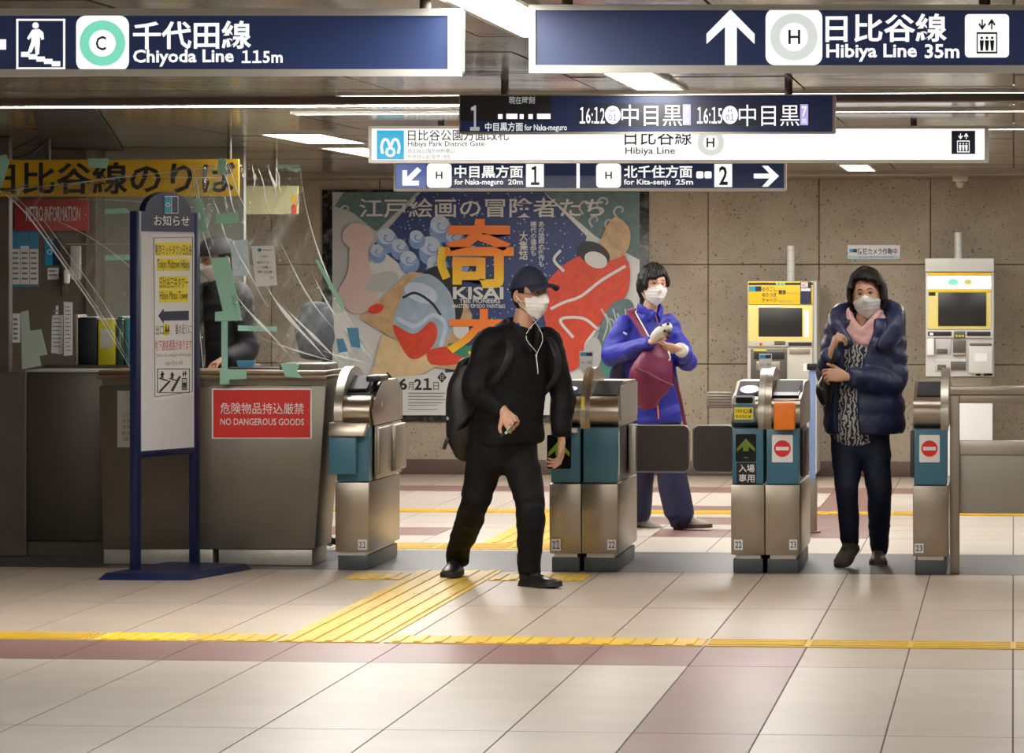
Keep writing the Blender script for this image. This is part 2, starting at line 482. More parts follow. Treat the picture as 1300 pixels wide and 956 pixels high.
# ceiling: polished, slightly wavy metal panels
def ceil_mat():
    m, nt, b = new_mat('polished_ceiling_metal')
    tc = nt.nodes.new('ShaderNodeTexCoord')
    n = nt.nodes.new('ShaderNodeTexNoise'); n.inputs['Scale'].default_value = 1.6; n.inputs['Detail'].default_value = 4
    nt.links.new(tc.outputs['Object'], n.inputs['Vector'])
    cr = nt.nodes.new('ShaderNodeValToRGB'); e = cr.color_ramp.elements
    e[0].position = .3; e[0].color = (.24, .20, .15, 1); e[1].position = .75; e[1].color = (.52, .46, .38, 1)
    nt.links.new(n.outputs['Fac'], cr.inputs[0]); nt.links.new(cr.outputs[0], b.inputs['Base Color'])
    b.inputs['Metallic'].default_value = .6; b.inputs['Roughness'].default_value = .16
    n2 = nt.nodes.new('ShaderNodeTexNoise'); n2.inputs['Scale'].default_value = 2.4; n2.inputs['Detail'].default_value = 2
    nt.links.new(tc.outputs['Object'], n2.inputs['Vector'])
    bp = nt.nodes.new('ShaderNodeBump'); bp.inputs['Strength'].default_value = .22; bp.inputs['Distance'].default_value = .05
    nt.links.new(n2.outputs['Fac'], bp.inputs['Height']); nt.links.new(bp.outputs[0], b.inputs['Normal'])
    return m
M['ceil'] = ceil_mat()
M['seam'] = mat('ceiling_seam', (.05, .045, .04), .6)
cb = MB('seam'); cb.box(-9.4, 4.2, 4, YWALL + .3, CEIL + .02, CEIL + .12)
cb.use('ceil')
random.seed(3)
yy = [4 + .98 * k for k in range(31)]
for i in range(-11, 5):
    for j in range(len(yy) - 1):
        t = random.uniform(-.004, .004)
        cb.box(.87 * i + .004, .87 * (i + 1) - .004, yy[j] + .004, min(yy[j + 1] - .004, YWALL), CEIL + abs(t), CEIL + .03)
struct(cb.build('ceiling', smooth=0))
# cross beam / duct lines under the ceiling
struct(MB('steel_dark').box(-9.2, 4.0, 18.42, 18.55, CEIL - .03, CEIL + .03, .004).build('trim_1', smooth=0), 'dark beam across the ceiling')
struct(MB('steel_dull').box(-9.2, 4.0, 32.2, YWALL, CEIL - .03, CEIL + .02, .004).build('trim_2', smooth=0), 'ceiling edge strip above the stone wall')

M['lamp_added'] = glow('added_lamp_tube', (1, .97, .91), LAMP * 2.6, (.8, .8, .8))  # stronger glow, only for the added strip before the office
def lamp(label, x0, x1, y0, y1, group='ceiling lamps', z=CEIL, m='lamp', drop=.009):
    t = thing('ceiling_light', label, 'ceiling light', ((x0 + x1) / 2, (y0 + y1) / 2, z), group)
    f = .02
    mb = MB('frame_al')
    mb.box(x0 - f, x1 + f, y0 - f, y0, z - .012, z + .01); mb.box(x0 - f, x1 + f, y1, y1 + f, z - .012, z + .01)
    mb.box(x0 - f, x0, y0, y1, z - .012, z + .01); mb.box(x1, x1 + f, y0, y1, z - .012, z + .01)
    mb.build('frame', t, smooth=0)
    MB(m).box(x0, x1, y0, y1, z - drop, z + .006).build('diffuser', t, smooth=0)
# lamp strip that runs between the two big signs
xl = P(582, 0, 12.0).x; xr = P(664, 0, 12.0).x
lamp('long bright ceiling light strip seen between the two big blue signs', xl, xr, 8.6, 13.6)
lamp('bright ceiling light just above the departure board', xl + .02, xr + .02, 15.5, 17.6)
lamp('thin horizontal ceiling light line before the dark seam strip', P(432, 116, 18.0).x, 3.4, 18.0, 18.05)
lamp('thin horizontal ceiling light line above the white station sign', P(372, 140, 20.0).x, 3.6, 20.05, 20.13)
lamp('thin horizontal ceiling light line high above the ticket gates', P(900, 163, 22.5).x, 3.6, 22.55, 22.62)
def lamp_px(label, pts, xw):
    Y0 = .775 * F / (HY - pts[0][1]) ; 
    a = P(pts[0][0], pts[0][1], Y0)
    lamp(label, a.x, a.x + xw, Y0, Y0 + pts[1])
lamp_px('bright square ceiling light near the stone wall above the yellow fare machine', ((1066, 208), 1.7), .19)
lamp_px('slanted ceiling light above the vinyl sheet, closer to the white sign', ((409, 184), 1.9), .26)
lamp_px('slanted ceiling light above the vinyl sheet, farther along to the banner', ((333, 166), 1.6), .32)
# the rows of lamps over the near concourse, above and behind the viewer's side
for i, x in enumerate((-5.0, .9)):
    lamp('ceiling light strip in the row over the near concourse', x, x + .22, 7.0, 11.2, 'lamps over the near concourse')
lamp('added light strip hidden behind the dark beam before the station office', -4.8, -2.4, 18.62, 18.80, m='lamp_added', drop=.026)  # unseen strip, added to brighten the office front
for x in (-4.1, -3.0, -2.0, .4):  # unseen row of lamps added to brighten the stone wall
    lamp('added ceiling light strip that brightens the stone wall', x, x + .2, 28.6, 31.4, 'added lamps for the stone wall')
for x in (-3.3, -1.5, .3, 2.2):
    lamp('ceiling light strip in the row over the gates and the back wall', x, x + .22, 24.6, 26.9, 'lamps over the back concourse')

# opening in the ceiling above the office with loose cables
hp = [FL(0, 0)] 
dk = MB('black')
yA, yB = 18.9, 25.0
dk.prism([P(40, 128, yA).xy.to_3d() + Vector((0, 0, CEIL - .02)), P(120, 128, yA).xy.to_3d() + Vector((0, 0, CEIL - .02)), P(165, 199, yB + 3).xy.to_3d() + Vector((0, 0, CEIL - .02)), P(60, 199, yB + 3).xy.to_3d() + Vector((0, 0, CEIL - .02))], (0, 0, .012))
struct(dk.build('trim_3', smooth=0), 'dark open strip in the ceiling above the yellow banner')
for i, (lab, pts) in enumerate((('black cable sagging from the ceiling at the upper end of the banner', [(-6, 200), (20, 188), (52, 172), (70, 160)]), ('lower black cable looping down behind the banner end', [(-6, 192), (14, 200), (40, 194), (60, 178)]))):
    mb = MB('black'); mb.tube([P(a, b, 23.6) for a, b in pts] , .006)
    tag(mb.build('cable'), lab, 'cable')
# ================================================================ HANGING SIGNS
def icon_man_stairs(mb, S, x, y, s, h):
    "a person walking on steps; x,y = upper left corner, s = size in px"
    q = lambda pts: poly(mb, S, [(x + a * s, y + b * s) for a, b in pts], h, .002)
    disc(mb, S, x + .36 * s, y + .10 * s, .075 * s, h=h)
    q([(.28, .20), (.44, .18), (.54, .26), (.56, .42), (.50, .44), (.46, .34), (.46, .52), (.44, .78), (.36, .78), (.34, .56), (.26, .74), (.18, .72), (.26, .48), (.26, .36), (.20, .44), (.16, .40)])
    for k in range(5):
        q([(.02 + .18 * k, .72 + .055 * k), (.02 + .18 * k + .2, .72 + .055 * k), (.02 + .18 * k + .2, .84 + .055 * k), (.02 + .18 * k, .84 + .055 * k)])
def icon_lift(mb, S, a, b, c, d, h, fg, bg):
    "lift pictogram: two arrows over a car with three riders"
    W, Hh = c - a, d - b
    p = lambda pts, m: poly(mb, S, [(a + x * W, b + y * Hh) for x, y in pts], h, .002, m)
    for cx, up in ((.30, 0), (.70, 1)):
        y0, y1 = .04, .32
        p([(cx - .03, y0), (cx + .03, y0), (cx + .03, y1), (cx - .03, y1)], fg)
        if up: p([(cx - .16, .18), (cx, .02), (cx + .16, .18), (cx + .11, .22), (cx, .11), (cx - .11, .22)], fg)
        else: p([(cx - .16, .18), (cx, .34), (cx + .16, .18), (cx + .11, .14), (cx, .25), (cx - .11, .14)], fg)
    for r in (((.06, .40), (.94, .40), (.94, .45), (.06, .45)), ((.06, .95), (.94, .95), (.94, 1), (.06, 1)), ((.06, .45), (.11, .45), (.11, .95), (.06, .95)), ((.89, .45), (.94, .45), (.94, .95), (.89, .95))): p(r, fg)
    for cx in (.28, .50, .72):
        disc(mb, S, a + cx * W, b + .56 * Hh, .055 * W, h=h, m=fg)
        p([(cx - .09, .63), (cx + .09, .63), (cx + .05, .92), (cx - .05, .92)], fg)

def sign_box(name, label, cat_, a, b, c, d, Y, depth, face, inset, frame='frame_al', hang=(), group=None):
    x0, x1, z0, z1 = RC(a, b, c, d, Y)
    t = thing(name, label, cat_, ((x0 + x1) / 2, Y + depth / 2, z0), group)
    MB(frame).box(x0, x1, Y + .004, Y + depth, z0, z1, .006).build('housing', t, smooth=0)
    S = front(Y)
    mb = MB(frame)          # raised rim round the face
    i = inset
    for r in ((a, b, c, b + i[1]), (a, d - i[3], c, d), (a, b + i[1], a + i[0], d - i[3]), (c - i[2], b + i[1], c, d - i[3])): rect(mb, S, *r, h=0, t=.010)
    mb.build('frame', t, smooth=0)
    mb = MB(face); rect(mb, S, a + i[0], b + i[1], c - i[2], d - i[3], h=0, t=.002); mb.build('face_panel', t, smooth=0)
    for hx in hang:
        p = P(hx, b, Y + depth / 2)
        MB('steel_dark').cyl((p.x, p.y, z1 - .01), (p.x, p.y, CEIL + .005), .016).build('hanger', t)
    return t, S

# --- Chiyoda Line sign
YS = 11.75
t, S = sign_box('hanging_sign', 'long navy lit hanging sign for the Chiyoda Line 115m', 'sign', -70, 11, 587, 97, YS, .06, 'e_navy', (8, 9, 18, 9), 'frame_al', (-20, 540), 'big navy direction signs')
mb = MB('e_white')
for r in ((21, 24, 83, 26.5), (21, 85.5, 83, 88), (21, 24, 23.5, 88), (80.5, 24, 83, 88)): rect(mb, S, *r, h=.002)
icon_man_stairs(mb, S, 26, 27, 54, .002); mb.build('stairs_pictogram', t, smooth=0)
mb = MB('e_white'); rect(mb, S, -40, 50, 8, 63, h=.002); mb.build('arrow', t, smooth=0)
mb = MB('e_white'); rect(mb, S, 97, 20, 164, 90, h=.002, r=12); mb.use('e_green'); ringpx(mb, S, 130.5, 55, 17, 29, h=.004); mb.build('line_badge', t, smooth=0)
letter(t, S, 'C', (122, 46, 135, 64), 'ink', .01, .0045)
letter(t, S, '千代田線', (169, 27, 319, 62), 'e_white', .022)
letter(t, S, 'Chiyoda Line', (169, 63, 297, 84), 'e_white', .025)
letter(t, S, '115m', (307, 64, 359, 80), 'e_white', .025)
# --- Hibiya Line sign
t, S = sign_box('hanging_sign', 'long navy lit hanging sign for the Hibiya Line 35m', 'sign', 672, 6, 1345, 93, YS + .1, .06, 'e_navy', (8, 7, 8, 10), 'frame_al', (720, 1250), 'big navy direction signs')
mb = MB('e_white'); poly(mb, S, [(927.5, 12), (958, 43), (958, 56), (935.5, 34), (935.5, 83), (920.5, 83), (920.5, 34), (897, 56), (897, 43)], .002); mb.build('arrow', t, smooth=0)
mb = MB('e_white'); rect(mb, S, 972, 11, 1044, 83, h=.002, r=12); mb.use('e_ringgrey'); ringpx(mb, S, 1008, 47, 18, 30, h=.004); mb.build('line_badge', t, smooth=0)
letter(t, S, 'H', (1001, 38, 1016, 56), 'ink', .01, .0045)
letter(t, S, '日比谷線', (1048, 18, 1202, 53), 'e_white', .022)
letter(t, S, 'Hibiya Line', (1049, 56, 1164, 78), 'e_white', .025)
letter(t, S, '35m', (1174, 56, 1218, 74), 'e_white', .025)
mb = MB('e_white'); rect(mb, S, 1225, 18, 1281, 73, h=.002, r=5); icon_lift(mb, S, 1238, 23, 1268, 68, .004, 'ink', 'e_white'); mb.build('lift_pictogram', t, smooth=0)

# --- LED departure board
YB = 17.2
t, S = sign_box('departure_board', 'dark LED departure board showing 16:12 and 16:15 trains', 'departure board', 583, 120, 1060, 170, YB, .10, 'e_board', (1.5, 1.5, 3, 2.5), 'steel_dull', (641, 1001))
mb = MB('e_screen'); rect(mb, S, 733, 131, 880, 160, h=.002); rect(mb, S, 883, 131, 1029, 160, h=.002); rect(mb, S, 584.5, 121.5, 700, 154, h=.002, m='screen'); mb.build('display', t, smooth=0)
letter(t, S, '1', (597, 134, 609, 166), 'e_dimgrey', .02, .0045)
letter(t, S, '現在時刻', (646, 122.5, 679, 132), 'e_dimgrey', .01, .0045)
mb = MB('e_led')
for a, b_ in ((632.5, 638), (643, 657), (660, 665), (671, 676.5), (682, 699)): rect(mb, S, a, 145 if b_ - a < 6 else 144.5, b_, 151, h=.004)
mb.build('clock_digits', t, smooth=0)
letter(t, S, '中目黒方面', (616, 155.5, 664, 166.5), 'e_ringgrey', .015, .0045)
letter(t, S, 'for Naka-meguro', (666, 158, 720, 168), 'e_ringgrey', .015, .0045)
for k, (o, st, n) in enumerate(((0, '16:12', ''), (149, '16:15', ''))):
    letter(t, S, st, (736 + o, 136, 768 + o, 157), 'e_led', .008, .0045)
    mb = MB('e_led'); disc(mb, S, 778 + o, 146, 9.8, 11.5, h=.004); mb.build('station_badge', t, smooth=0)
    letter(t, S, 'H', (775.5 + o, 138, 780.5 + o, 143), 'ink', .0, .0065)
    letter(t, S, '01', (772.5 + o, 145, 783.5 + o, 153), 'ink', .0, .0065)
    letter(t, S, '中目黒', (789 + o, 133, 866 + o, 160), 'e_led', .0, .0045)
    mb = MB('e_lilac'); rect(mb, S, 867 + o, 132.5, 877 + o, 159, h=.004); mb.build('car_count', t, smooth=0)
    letter(t, S, '7', (869 + o, 135, 875.5 + o, 148), 'e_led', .02, .0065)
    letter(t, S, '両', (869 + o, 151, 875 + o, 157.5), 'e_led', .0, .0065)

# --- white lit sign
YW = 21.5
t, S = sign_box('station_sign', 'long white lit sign reading Hibiya Park District Gate and Hibiya Line', 'sign', 468, 160, 1255, 207, YW, .10, 'e_white', (4, 3.5, 5, 4), 'frame_al', (560, 1160))
mb = MB('e_cyan'); rect(mb, S, 478.5, 165.5, 513, 202.5, h=.002)
mb.use('e_white')
arc = [(486, 195), (484.5, 186), (487.5, 177.5), (492, 178), (495.8, 186), (499.5, 178), (504, 177.5), (507, 186), (505.5, 195)]
ps = cat([(a, b_, 0) for a, b_ in arc], 4)
for p, q in zip(ps[:-1], ps[1:]):
    d = (q - p).normalized() * 1.6; nrm = Vector((-d.y, d.x, 0))
    poly(mb, S, [((p + nrm).x, (p + nrm).y), ((q + nrm).x, (q + nrm).y), ((q - nrm).x, (q - nrm).y), ((p - nrm).x, (p - nrm).y)], .004)
ringpx(mb, S, 495.8, 193, 3.4, 6.4, h=.0045, n=20)
mb.build('metro_emblem', t, smooth=0)
letter(t, S, '日比谷公園方面改札', (518, 164.5, 646, 178.5), 'ink', .006)
letter(t, S, 'Hibiya Park District Gate', (518, 179.5, 615, 187.5), 'ink', .006)
letter(t, S, '日比谷公园方向检票口', (518, 189, 577, 194.5), 'greyink')
letter(t, S, '히비야공원 방면 개찰', (518, 196.5, 572, 202), 'greyink')
letter(t, S, '日比谷線', (793, 162.5, 878, 184), 'ink', .004)
letter(t, S, 'Hibiya Line', (794, 187, 857, 198), 'ink', .006)
mb = MB('e_ringgrey'); ringpx(mb, S, 902.5, 181, 9.5, 17, h=.002); mb.build('line_badge', t, smooth=0)
letter(t, S, 'H', (897, 175, 907, 187), 'ink', .015)
mb = MB('navyprint'); rect(mb, S, 1208, 166, 1238, 195.5, h=.002); icon_lift(mb, S, 1214, 168.5, 1232, 193.5, .004, 'e_white', 'navyprint'); mb.build('lift_pictogram', t, smooth=0)

# --- navy platform sign
YP = 22.2
t, S = sign_box('platform_sign', 'navy lit sign pointing to platforms 1 and 2 under the white sign', 'sign', 500, 205.5, 998, 243, YP, .08, 'e_navy', (2, 2, 2.5, 4), 'pole', (560, 940))
mb = MB('e_navy_pale'); rect(mb, S, 502.5, 208.5, 541, 238.5, h=.002); mb.build('arrow_panel', t, smooth=0)
mb = MB('e_white'); poly(mb, S, [(530, 212), (535, 216.5), (522, 229.5), (532, 229.5), (532, 235.5), (511, 235.5), (511, 216), (517, 216), (517, 225)], .004); mb.build('arrow', t, smooth=0)
mb = MB('e_white'); poly(mb, S, [(957, 220.5), (977, 220.5), (967.5, 210.5), (975, 210.5), (989, 223.5), (975, 237), (967.5, 237), (977, 226.5), (957, 226.5)], .002); mb.build('arrow', t, smooth=0)
for o, a, b_, num, nx in ((0, '中目黒方面', 'for Naka-meguro  20m', '1', 668), (215, '北千住方面', 'for Kita-senju  25m', '2', 907)):
    mb = MB('e_white'); rect(mb, S, 542 + o, 207.5, 573.5 + o, 238.5, h=.004, r=5); mb.build('line_badge', t, smooth=0)
    letter(t, S, 'H', (553.5 + o, 218, 562 + o, 227), 'ink', .015, .0065)
    letter(t, S, a, (577 + o, 210, 664 + o, 226), 'e_white', .022)
    w1, w2 = b_.split('  ')
    letter(t, S, w1, (577 + o, 227.5, (639 if not o else 851), 236.5), 'e_white', .018); letter(t, S, w2, ((645 if not o else 858), 227.5, (664 if not o else 880), 234.5), 'e_white', .018)
    mb = MB('e_white'); rect(mb, S, nx, 208, nx + 22.5, 237.5, h=.004); mb.build('number_panel', t, smooth=0)
    letter(t, S, num, (nx + 6, 211, nx + 17, 235), 'navyprint', .02, .0065)
mb = MB('e_white'); rect(mb, S, 732, 207.5, 736, 239, h=.002); mb.build('divider', t, smooth=0)
mb = MB('e_white'); rect(mb, S, 884, 217.5, 893, 226.5, h=.002, r=2); rect(mb, S, 894.5, 217.5, 903.5, 226.5, h=.002, r=2); mb.build('square_mark', t, smooth=0)

# --- camera notice on the stone wall
S = front(YWALL - .012)
x0, x1, z0, z1 = RC(1076, 311, 1143, 329, YWALL - .012)
t = thing('wall_notice', 'small white and blue camera notice plate on the stone wall', 'notice', ((x0 + x1) / 2, YWALL - .012, z0))
mb = MB('white'); mb.box(x0, x1, YWALL - .011, YWALL - .001, z0, z1, .003); mb.build('plate', t)
M['palecyan'] = mat('pale_cyan_print', (.42, .62, .70), .5)
mb = MB('palecyan'); rect(mb, S, 1077, 324.5, 1142, 328.5, t=.002); mb.use('cyan'); rect(mb, S, 1078.5, 316, 1083, 320.5, t=.002); mb.use('navyprint'); rect(mb, S, 1083, 316, 1088, 320.5, t=.002); mb.build('colour_band', t, smooth=0)
letter(t, S, '防犯カメラ作動中', (1089, 315, 1139, 323.5), 'navyprint', .012)
letter(t, S, 'Security Camera in Operation', (1090, 325.2, 1134, 327.6), 'navyprint')
# --- wall vent
def vent(label, a, b, c, d):
    Y = YWALL - .012; x0, x1, z0, z1 = RC(a, b, c, d, Y)
    t = thing('wall_vent', label, 'vent', ((x0 + x1) / 2, Y, z0))
    MB('steel_dull').box(x0, x1, Y, YWALL - .001, z0, z1, .003).build('plate', t)
    mb = MB('steel_dark')
    for k in range(5):
        z = z0 + (z1 - z0) * (k + .7) / 5.5; mb.box(x0 + .012, x1 - .012, Y - .004, Y + .002, z - .004, z + .004)
    mb.build('slats', t, smooth=0)
vent('small grey vent plate low on the stone wall beside the poster', 897, 497, 930, 517)
# --- ceiling camera stub at the wall corner
p = P(1219, 215, 32.6)
t = thing('ceiling_camera', 'small beige dome housing under the ceiling at the end of the white sign', 'camera', (p.x, p.y, CEIL))
MB('creamgrey').box(p.x - .06, p.x + .06, p.y - .05, p.y + .05, CEIL - .07, CEIL - .001, .01).build('housing', t)
MB('creamgrey').ball((p.x, p.y, CEIL - .08), (.035, .035, .04)).build('dome', t)

# ================================================================ POSTER (plain stand-in art, real lettering)
YQ = YWALL - .02
def marble():
    m, nt, b = new_mat('dark_veined_marble')
    tc = nt.nodes.new('ShaderNodeTexCoord')
    n = nt.nodes.new('ShaderNodeTexNoise'); n.inputs['Scale'].default_value = 9; n.inputs['Detail'].default_value = 8; n.inputs['Distortion'].default_value = 1.5
    nt.links.new(tc.outputs['Object'], n.inputs['Vector'])
    cr = nt.nodes.new('ShaderNodeValToRGB'); e = cr.color_ramp.elements
    e[0].position = .45; e[0].color = (.012, .013, .013, 1); e[1].position = .72; e[1].color = (.13, .14, .13, 1)
    nt.links.new(n.outputs['Fac'], cr.inputs[0]); nt.links.new(cr.outputs[0], b.inputs['Base Color']); b.inputs['Roughness'].default_value = .25
    return m
M['marble'] = marble()
def starry():
    m, nt, b = new_mat('speckled_navy_print')
    tc = nt.nodes.new('ShaderNodeTexCoord'); v = nt.nodes.new('ShaderNodeTexVoronoi'); v.inputs['Scale'].default_value = 26
    nt.links.new(tc.outputs['Object'], v.inputs['Vector'])
    lt = nt.nodes.new('ShaderNodeMath'); lt.operation = 'LESS_THAN'; lt.inputs[1].default_value = .17
    nt.links.new(v.outputs['Distance'], lt.inputs[0])
    mx = nt.nodes.new('ShaderNodeMix'); mx.data_type = 'RGBA'; nt.links.new(lt.outputs[0], mx.inputs[0])
    mx.inputs[6].default_value = (.025, .05, .17, 1); mx.inputs[7].default_value = (.36, .42, .55, 1)
    nt.links.new(mx.outputs[2], b.inputs['Base Color']); b.inputs['Roughness'].default_value = .4
    return m
M['starry'] = starry()
def art(n, c, var=.25, sc=14): M[n] = mat(n + '_print', c, .4, var=var, vscale=sc); return n
art('p_white', (.62, .63, .62), .05); art('p_grey', (.44, .46, .45), .08); art('p_tan', (.50, .34, .18), .45, 18); art('p_sand', (.66, .50, .28), .2)
art('p_red', (.62, .055, .02), .3, 22); art('p_pink', (.60, .47, .43), .06); art('p_blue', (.20, .32, .58), .35, 20); art('p_paleblue', (.48, .56, .70), .2, 25)
art('p_steelblue', (.30, .40, .50), .35, 12); art('p_green', (.03, .22, .14), .3); art('p_dkgreen', (.10, .17, .18), .5, 18); art('p_black', (.015, .016, .02), .2)
art('p_orange', (.82, .25, .02), .1, 8); art('p_gold', (.85, .55, .03), .15, 8)
def grad():
    m, nt, b = new_mat('orange_to_gold_print')
    tc = nt.nodes.new('ShaderNodeTexCoord'); sp = nt.nodes.new('ShaderNodeSeparateXYZ'); nt.links.new(tc.outputs['Generated'], sp.inputs[0])
    cr = nt.nodes.new('ShaderNodeValToRGB'); e = cr.color_ramp.elements
    e[0].position = .1; e[0].color = (.88, .55, .02, 1); e[1].position = .6; e[1].color = (.85, .20, .02, 1)
    nt.links.new(sp.outputs[2], cr.inputs[0]); nt.links.new(cr.outputs[0], b.inputs['Base Color']); b.inputs['Roughness'].default_value = .4
    return m
M['p_grad'] = grad()
x0, x1, z0, z1 = RC(409, 240, 824, 535, YQ)
t = thing('poster', 'huge exhibition poster in a dark marble frame on the stone wall', 'poster', ((x0 + x1) / 2, YQ, z0))
mb = MB('marble'); mb.box(x0, x1, YQ + .001, YWALL - .001, z0, z1, .004); mb.build('frame', t)
S = front(YQ - .002)
mb = MB('p_white'); rect(mb, S, 422, 244, 812, 527, t=.002); mb.build('sheet', t, smooth=0)
mb = MB('p_white')
L = [0.0005]
def bit(m, pts, smooth=False):
    L[0] += .00045
    if smooth: pts = [(v.x, v.y) for v in cat([(a, b, 0) for a, b in pts], 5, True)]
    poly(mb, S, pts, L[0], .002, m)
def ell(m, cx, cy, rx, ry, rot=0, n=26):
    L[0] += .00045
    c, s = cos(radians(rot)), sin(radians(rot))
    poly(mb, S, [(cx + rx * cos(2 * pi * k / n) * c - ry * sin(2 * pi * k / n) * s, cy + rx * cos(2 * pi * k / n) * s + ry * sin(2 * pi * k / n) * c) for k in range(n)], L[0], .002, m)
def stroke(m, pts, w, sm=True):
    L[0] += .00045
    ps = cat([(a, b, 0) for a, b in pts], 6) if sm else [Vector((a, b, 0)) for a, b in pts]
    mb.use(m)
    for i, (p, q) in enumerate(zip(ps[:-1], ps[1:])):
        d = (q - p).normalized() * w; nr = Vector((-d.y, d.x, 0)); d = d * .3
        poly(mb, S, [((p + nr - d).x, (p + nr - d).y), ((q + nr + d).x, (q + nr + d).y), ((q - nr + d).x, (q - nr + d).y), ((p - nr - d).x, (p - nr - d).y)], L[0] + (i % 2) * .0001, .002)
bit('p_grey', [(422, 244), (560, 244), (422, 380)])
bit('p_dkgreen', [(425, 262), (436, 244), (530, 244), (478, 294), (448, 270)], False)
bit('p_dkgreen', [(690, 244), (812, 244), (812, 330), (756, 300), (712, 262)], False)
bit('starry', [(534, 244), (690, 244), (745, 300), (700, 470), (640, 490), (560, 520), (575, 380), (520, 345), (475, 310)])
# curled waves
random.seed(11)
for cx, cy, r in ((492, 300, 12), (508, 312, 10), (560, 285, 13), (578, 300, 11), (548, 312, 14), (520, 328, 11), (600, 320, 10), (480, 318, 9), (556, 335, 13), (585, 330, 10), (530, 300, 9)):
    ell('p_blue', cx, cy + r * .6, r * 1.15, r * 1.2)
    ell('p_paleblue', cx - r * .1, cy, r * .95, r * .85, 20)
    stroke('p_blue', [(cx + r * (.85 - .16 * k) * cos(.9 * k), cy + r * (.85 - .16 * k) * sin(.9 * k)) for k in range(6)], .9)
for cx, cy, r in ((745, 262, 11), (768, 258, 12), (788, 268, 10), (776, 284, 9), (756, 280, 9), (440, 266, 8)):
    stroke('p_grey', [(cx + r * (1 - .17 * k) * cos(1.0 * k + 2), cy + r * (1 - .17 * k) * sin(1.0 * k + 2)) for k in range(6)], 1.3)
# pale round shapes at the left
ell('p_pink', 455, 300, 20, 17); bit('p_pink', [(446, 310), (464, 310), (470, 340), (480, 372), (462, 398), (440, 392), (430, 372), (442, 345)], True)
ell('p_grey', 486, 358, 22, 11, -20); ell('p_pink', 466, 382, 18, 10, 10)
# tan ground and the large rounded grey-blue mass with red crescents
bit('p_tan', [(458, 404), (520, 345), (575, 350), (600, 400), (580, 470), (555, 466), (500, 430)])
bit('p_sand', [(486, 424), (520, 440), (560, 462), (530, 478), (470, 480)])
ell('p_black', 562, 360, 28, 22, 15); ell('p_black', 575, 385, 14, 28)
bit('p_steelblue', [(520, 358), (545, 348), (572, 372), (578, 410), (560, 440), (535, 450), (512, 428), (500, 408), (508, 384)], True)
ell('p_paleblue', 535, 372, 22, 12, 20); stroke('p_black', [(512, 378), (528, 372), (548, 384), (560, 400)], 1.6)
bit('p_red', [(500, 412), (526, 424), (548, 408), (556, 424), (545, 446), (524, 456), (508, 436)], True)
stroke('p_paleblue', [(505, 404), (528, 414), (550, 400), (566, 412), (560, 440)], 2.6)
bit('p_red', [(545, 445), (575, 440), (600, 450), (580, 462), (548, 462)], True)
ell('p_red', 478, 392, 10, 6, -15); bit('p_green', [(570, 436), (598, 440), (606, 456), (580, 450)], True)
ell('p_white', 586, 418, 10, 12); stroke('p_gold', [(563, 315), (561, 335), (567, 352)], 5.2)
# large red shape at the right with pale ribbons
bit('p_red', [(712, 340), (745, 322), (790, 320), (796, 356), (780, 388), (756, 420), (744, 455), (720, 470), (696, 420), (690, 372)], True)
bit('p_red', [(764, 345), (796, 330), (798, 368), (776, 395), (730, 406), (700, 412), (702, 396), (740, 380)], True)
bit('p_tan', [(780, 276), (800, 292), (796, 320), (772, 330), (762, 310)], True)
ell('p_black', 754, 322, 22, 14, 25); ell('p_white', 757, 330, 15, 10, 20)
for pts in ([(700, 392), (716, 384), (738, 376), (764, 356), (794, 338)], [(712, 318), (704, 330), (716, 344)], [(728, 428), (712, 406), (740, 404), (760, 418)], [(750, 470), (744, 440), (756, 420)]): stroke('p_white', pts, 1.8)
bit('p_dkgreen', [(770, 396), (790, 380), (806, 392), (806, 470), (770, 490), (756, 450)], True)
for k in range(7): stroke('p_grey', [(764 + 5 * k, 392 + 6 * (k % 3)), (772 + 4 * k, 410 + 5 * (k % 2)), (766 + 5 * k, 432)], .9)
ell('p_grey', 752, 452, 12, 24, 10); bit('p_green', [(768, 440), (790, 436), (790, 480), (766, 470)], True)
bit('p_white', [(422, 486), (600, 470), (640, 490), (640, 527), (422, 527)])
mb.build('artwork', t, smooth=0)
hh = L[0] + .004
letter(t, S, '江戸絵画の冒険者たち', (457, 252, 768, 276), 'p_white', .012, hh)
letter(t, S, '奇', (566, 278, 653, 366), 'p_grad', .03, hh)
letter(t, S, '才', (568, 392, 640, 455), 'p_grad', .03, hh)
letter(t, S, 'KISAI', (576, 364, 640, 380), 'p_white', .03, hh + .003)
letter(t, S, 'THE PIONEERS', (584, 379, 636, 385), 'p_white', .02, hh + .003)
letter(t, S, 'MASTERS OF EDO PAINTING', (576, 386, 642, 391), 'p_white', .015, hh + .003)
for k, (s_, bx) in enumerate((('あの絵師の傑作も、', (684, 281, 692, 346)), ('稀代の逸品も、', (674, 281, 682, 332)), ('大集結', (660, 294, 671, 330)))):
    letter(t, S, s_, bx, 'p_white', .015, hh, True)
letter(t, S, '6', (507, 480, 518, 495), 'p_black', .03, hh)
letter(t, S, '月', (519, 485, 526, 495), 'p_black', .0, hh)
letter(t, S, '21', (527, 480, 549, 495), 'p_black', .03, hh)
letter(t, S, '日', (551, 485, 558, 495), 'p_black', .0, hh)
for cx in (493, 562, 579):
    mb = MB('p_black'); poly(mb, S, [(cx, 472), (cx + 6, 479), (cx, 486), (cx - 6, 479)], hh); mb.build('date_mark', t, smooth=0)
for cx in (562, 579): letter(t, S, '日', (cx - 2, 476, cx + 2, 482), 'p_white', 0, hh + .003)
mb = MB('greyink')
for k in range(4): rect(mb, S, 519, 498.5 + 4 * k, 566 - 3 * (k % 2), 499.7 + 4 * k, h=hh)
for k in range(2): rect(mb, S, 519, 514 + 5 * k, 556, 514.8 + 5 * k, h=hh)
mb.build('fine_print', t, smooth=0)
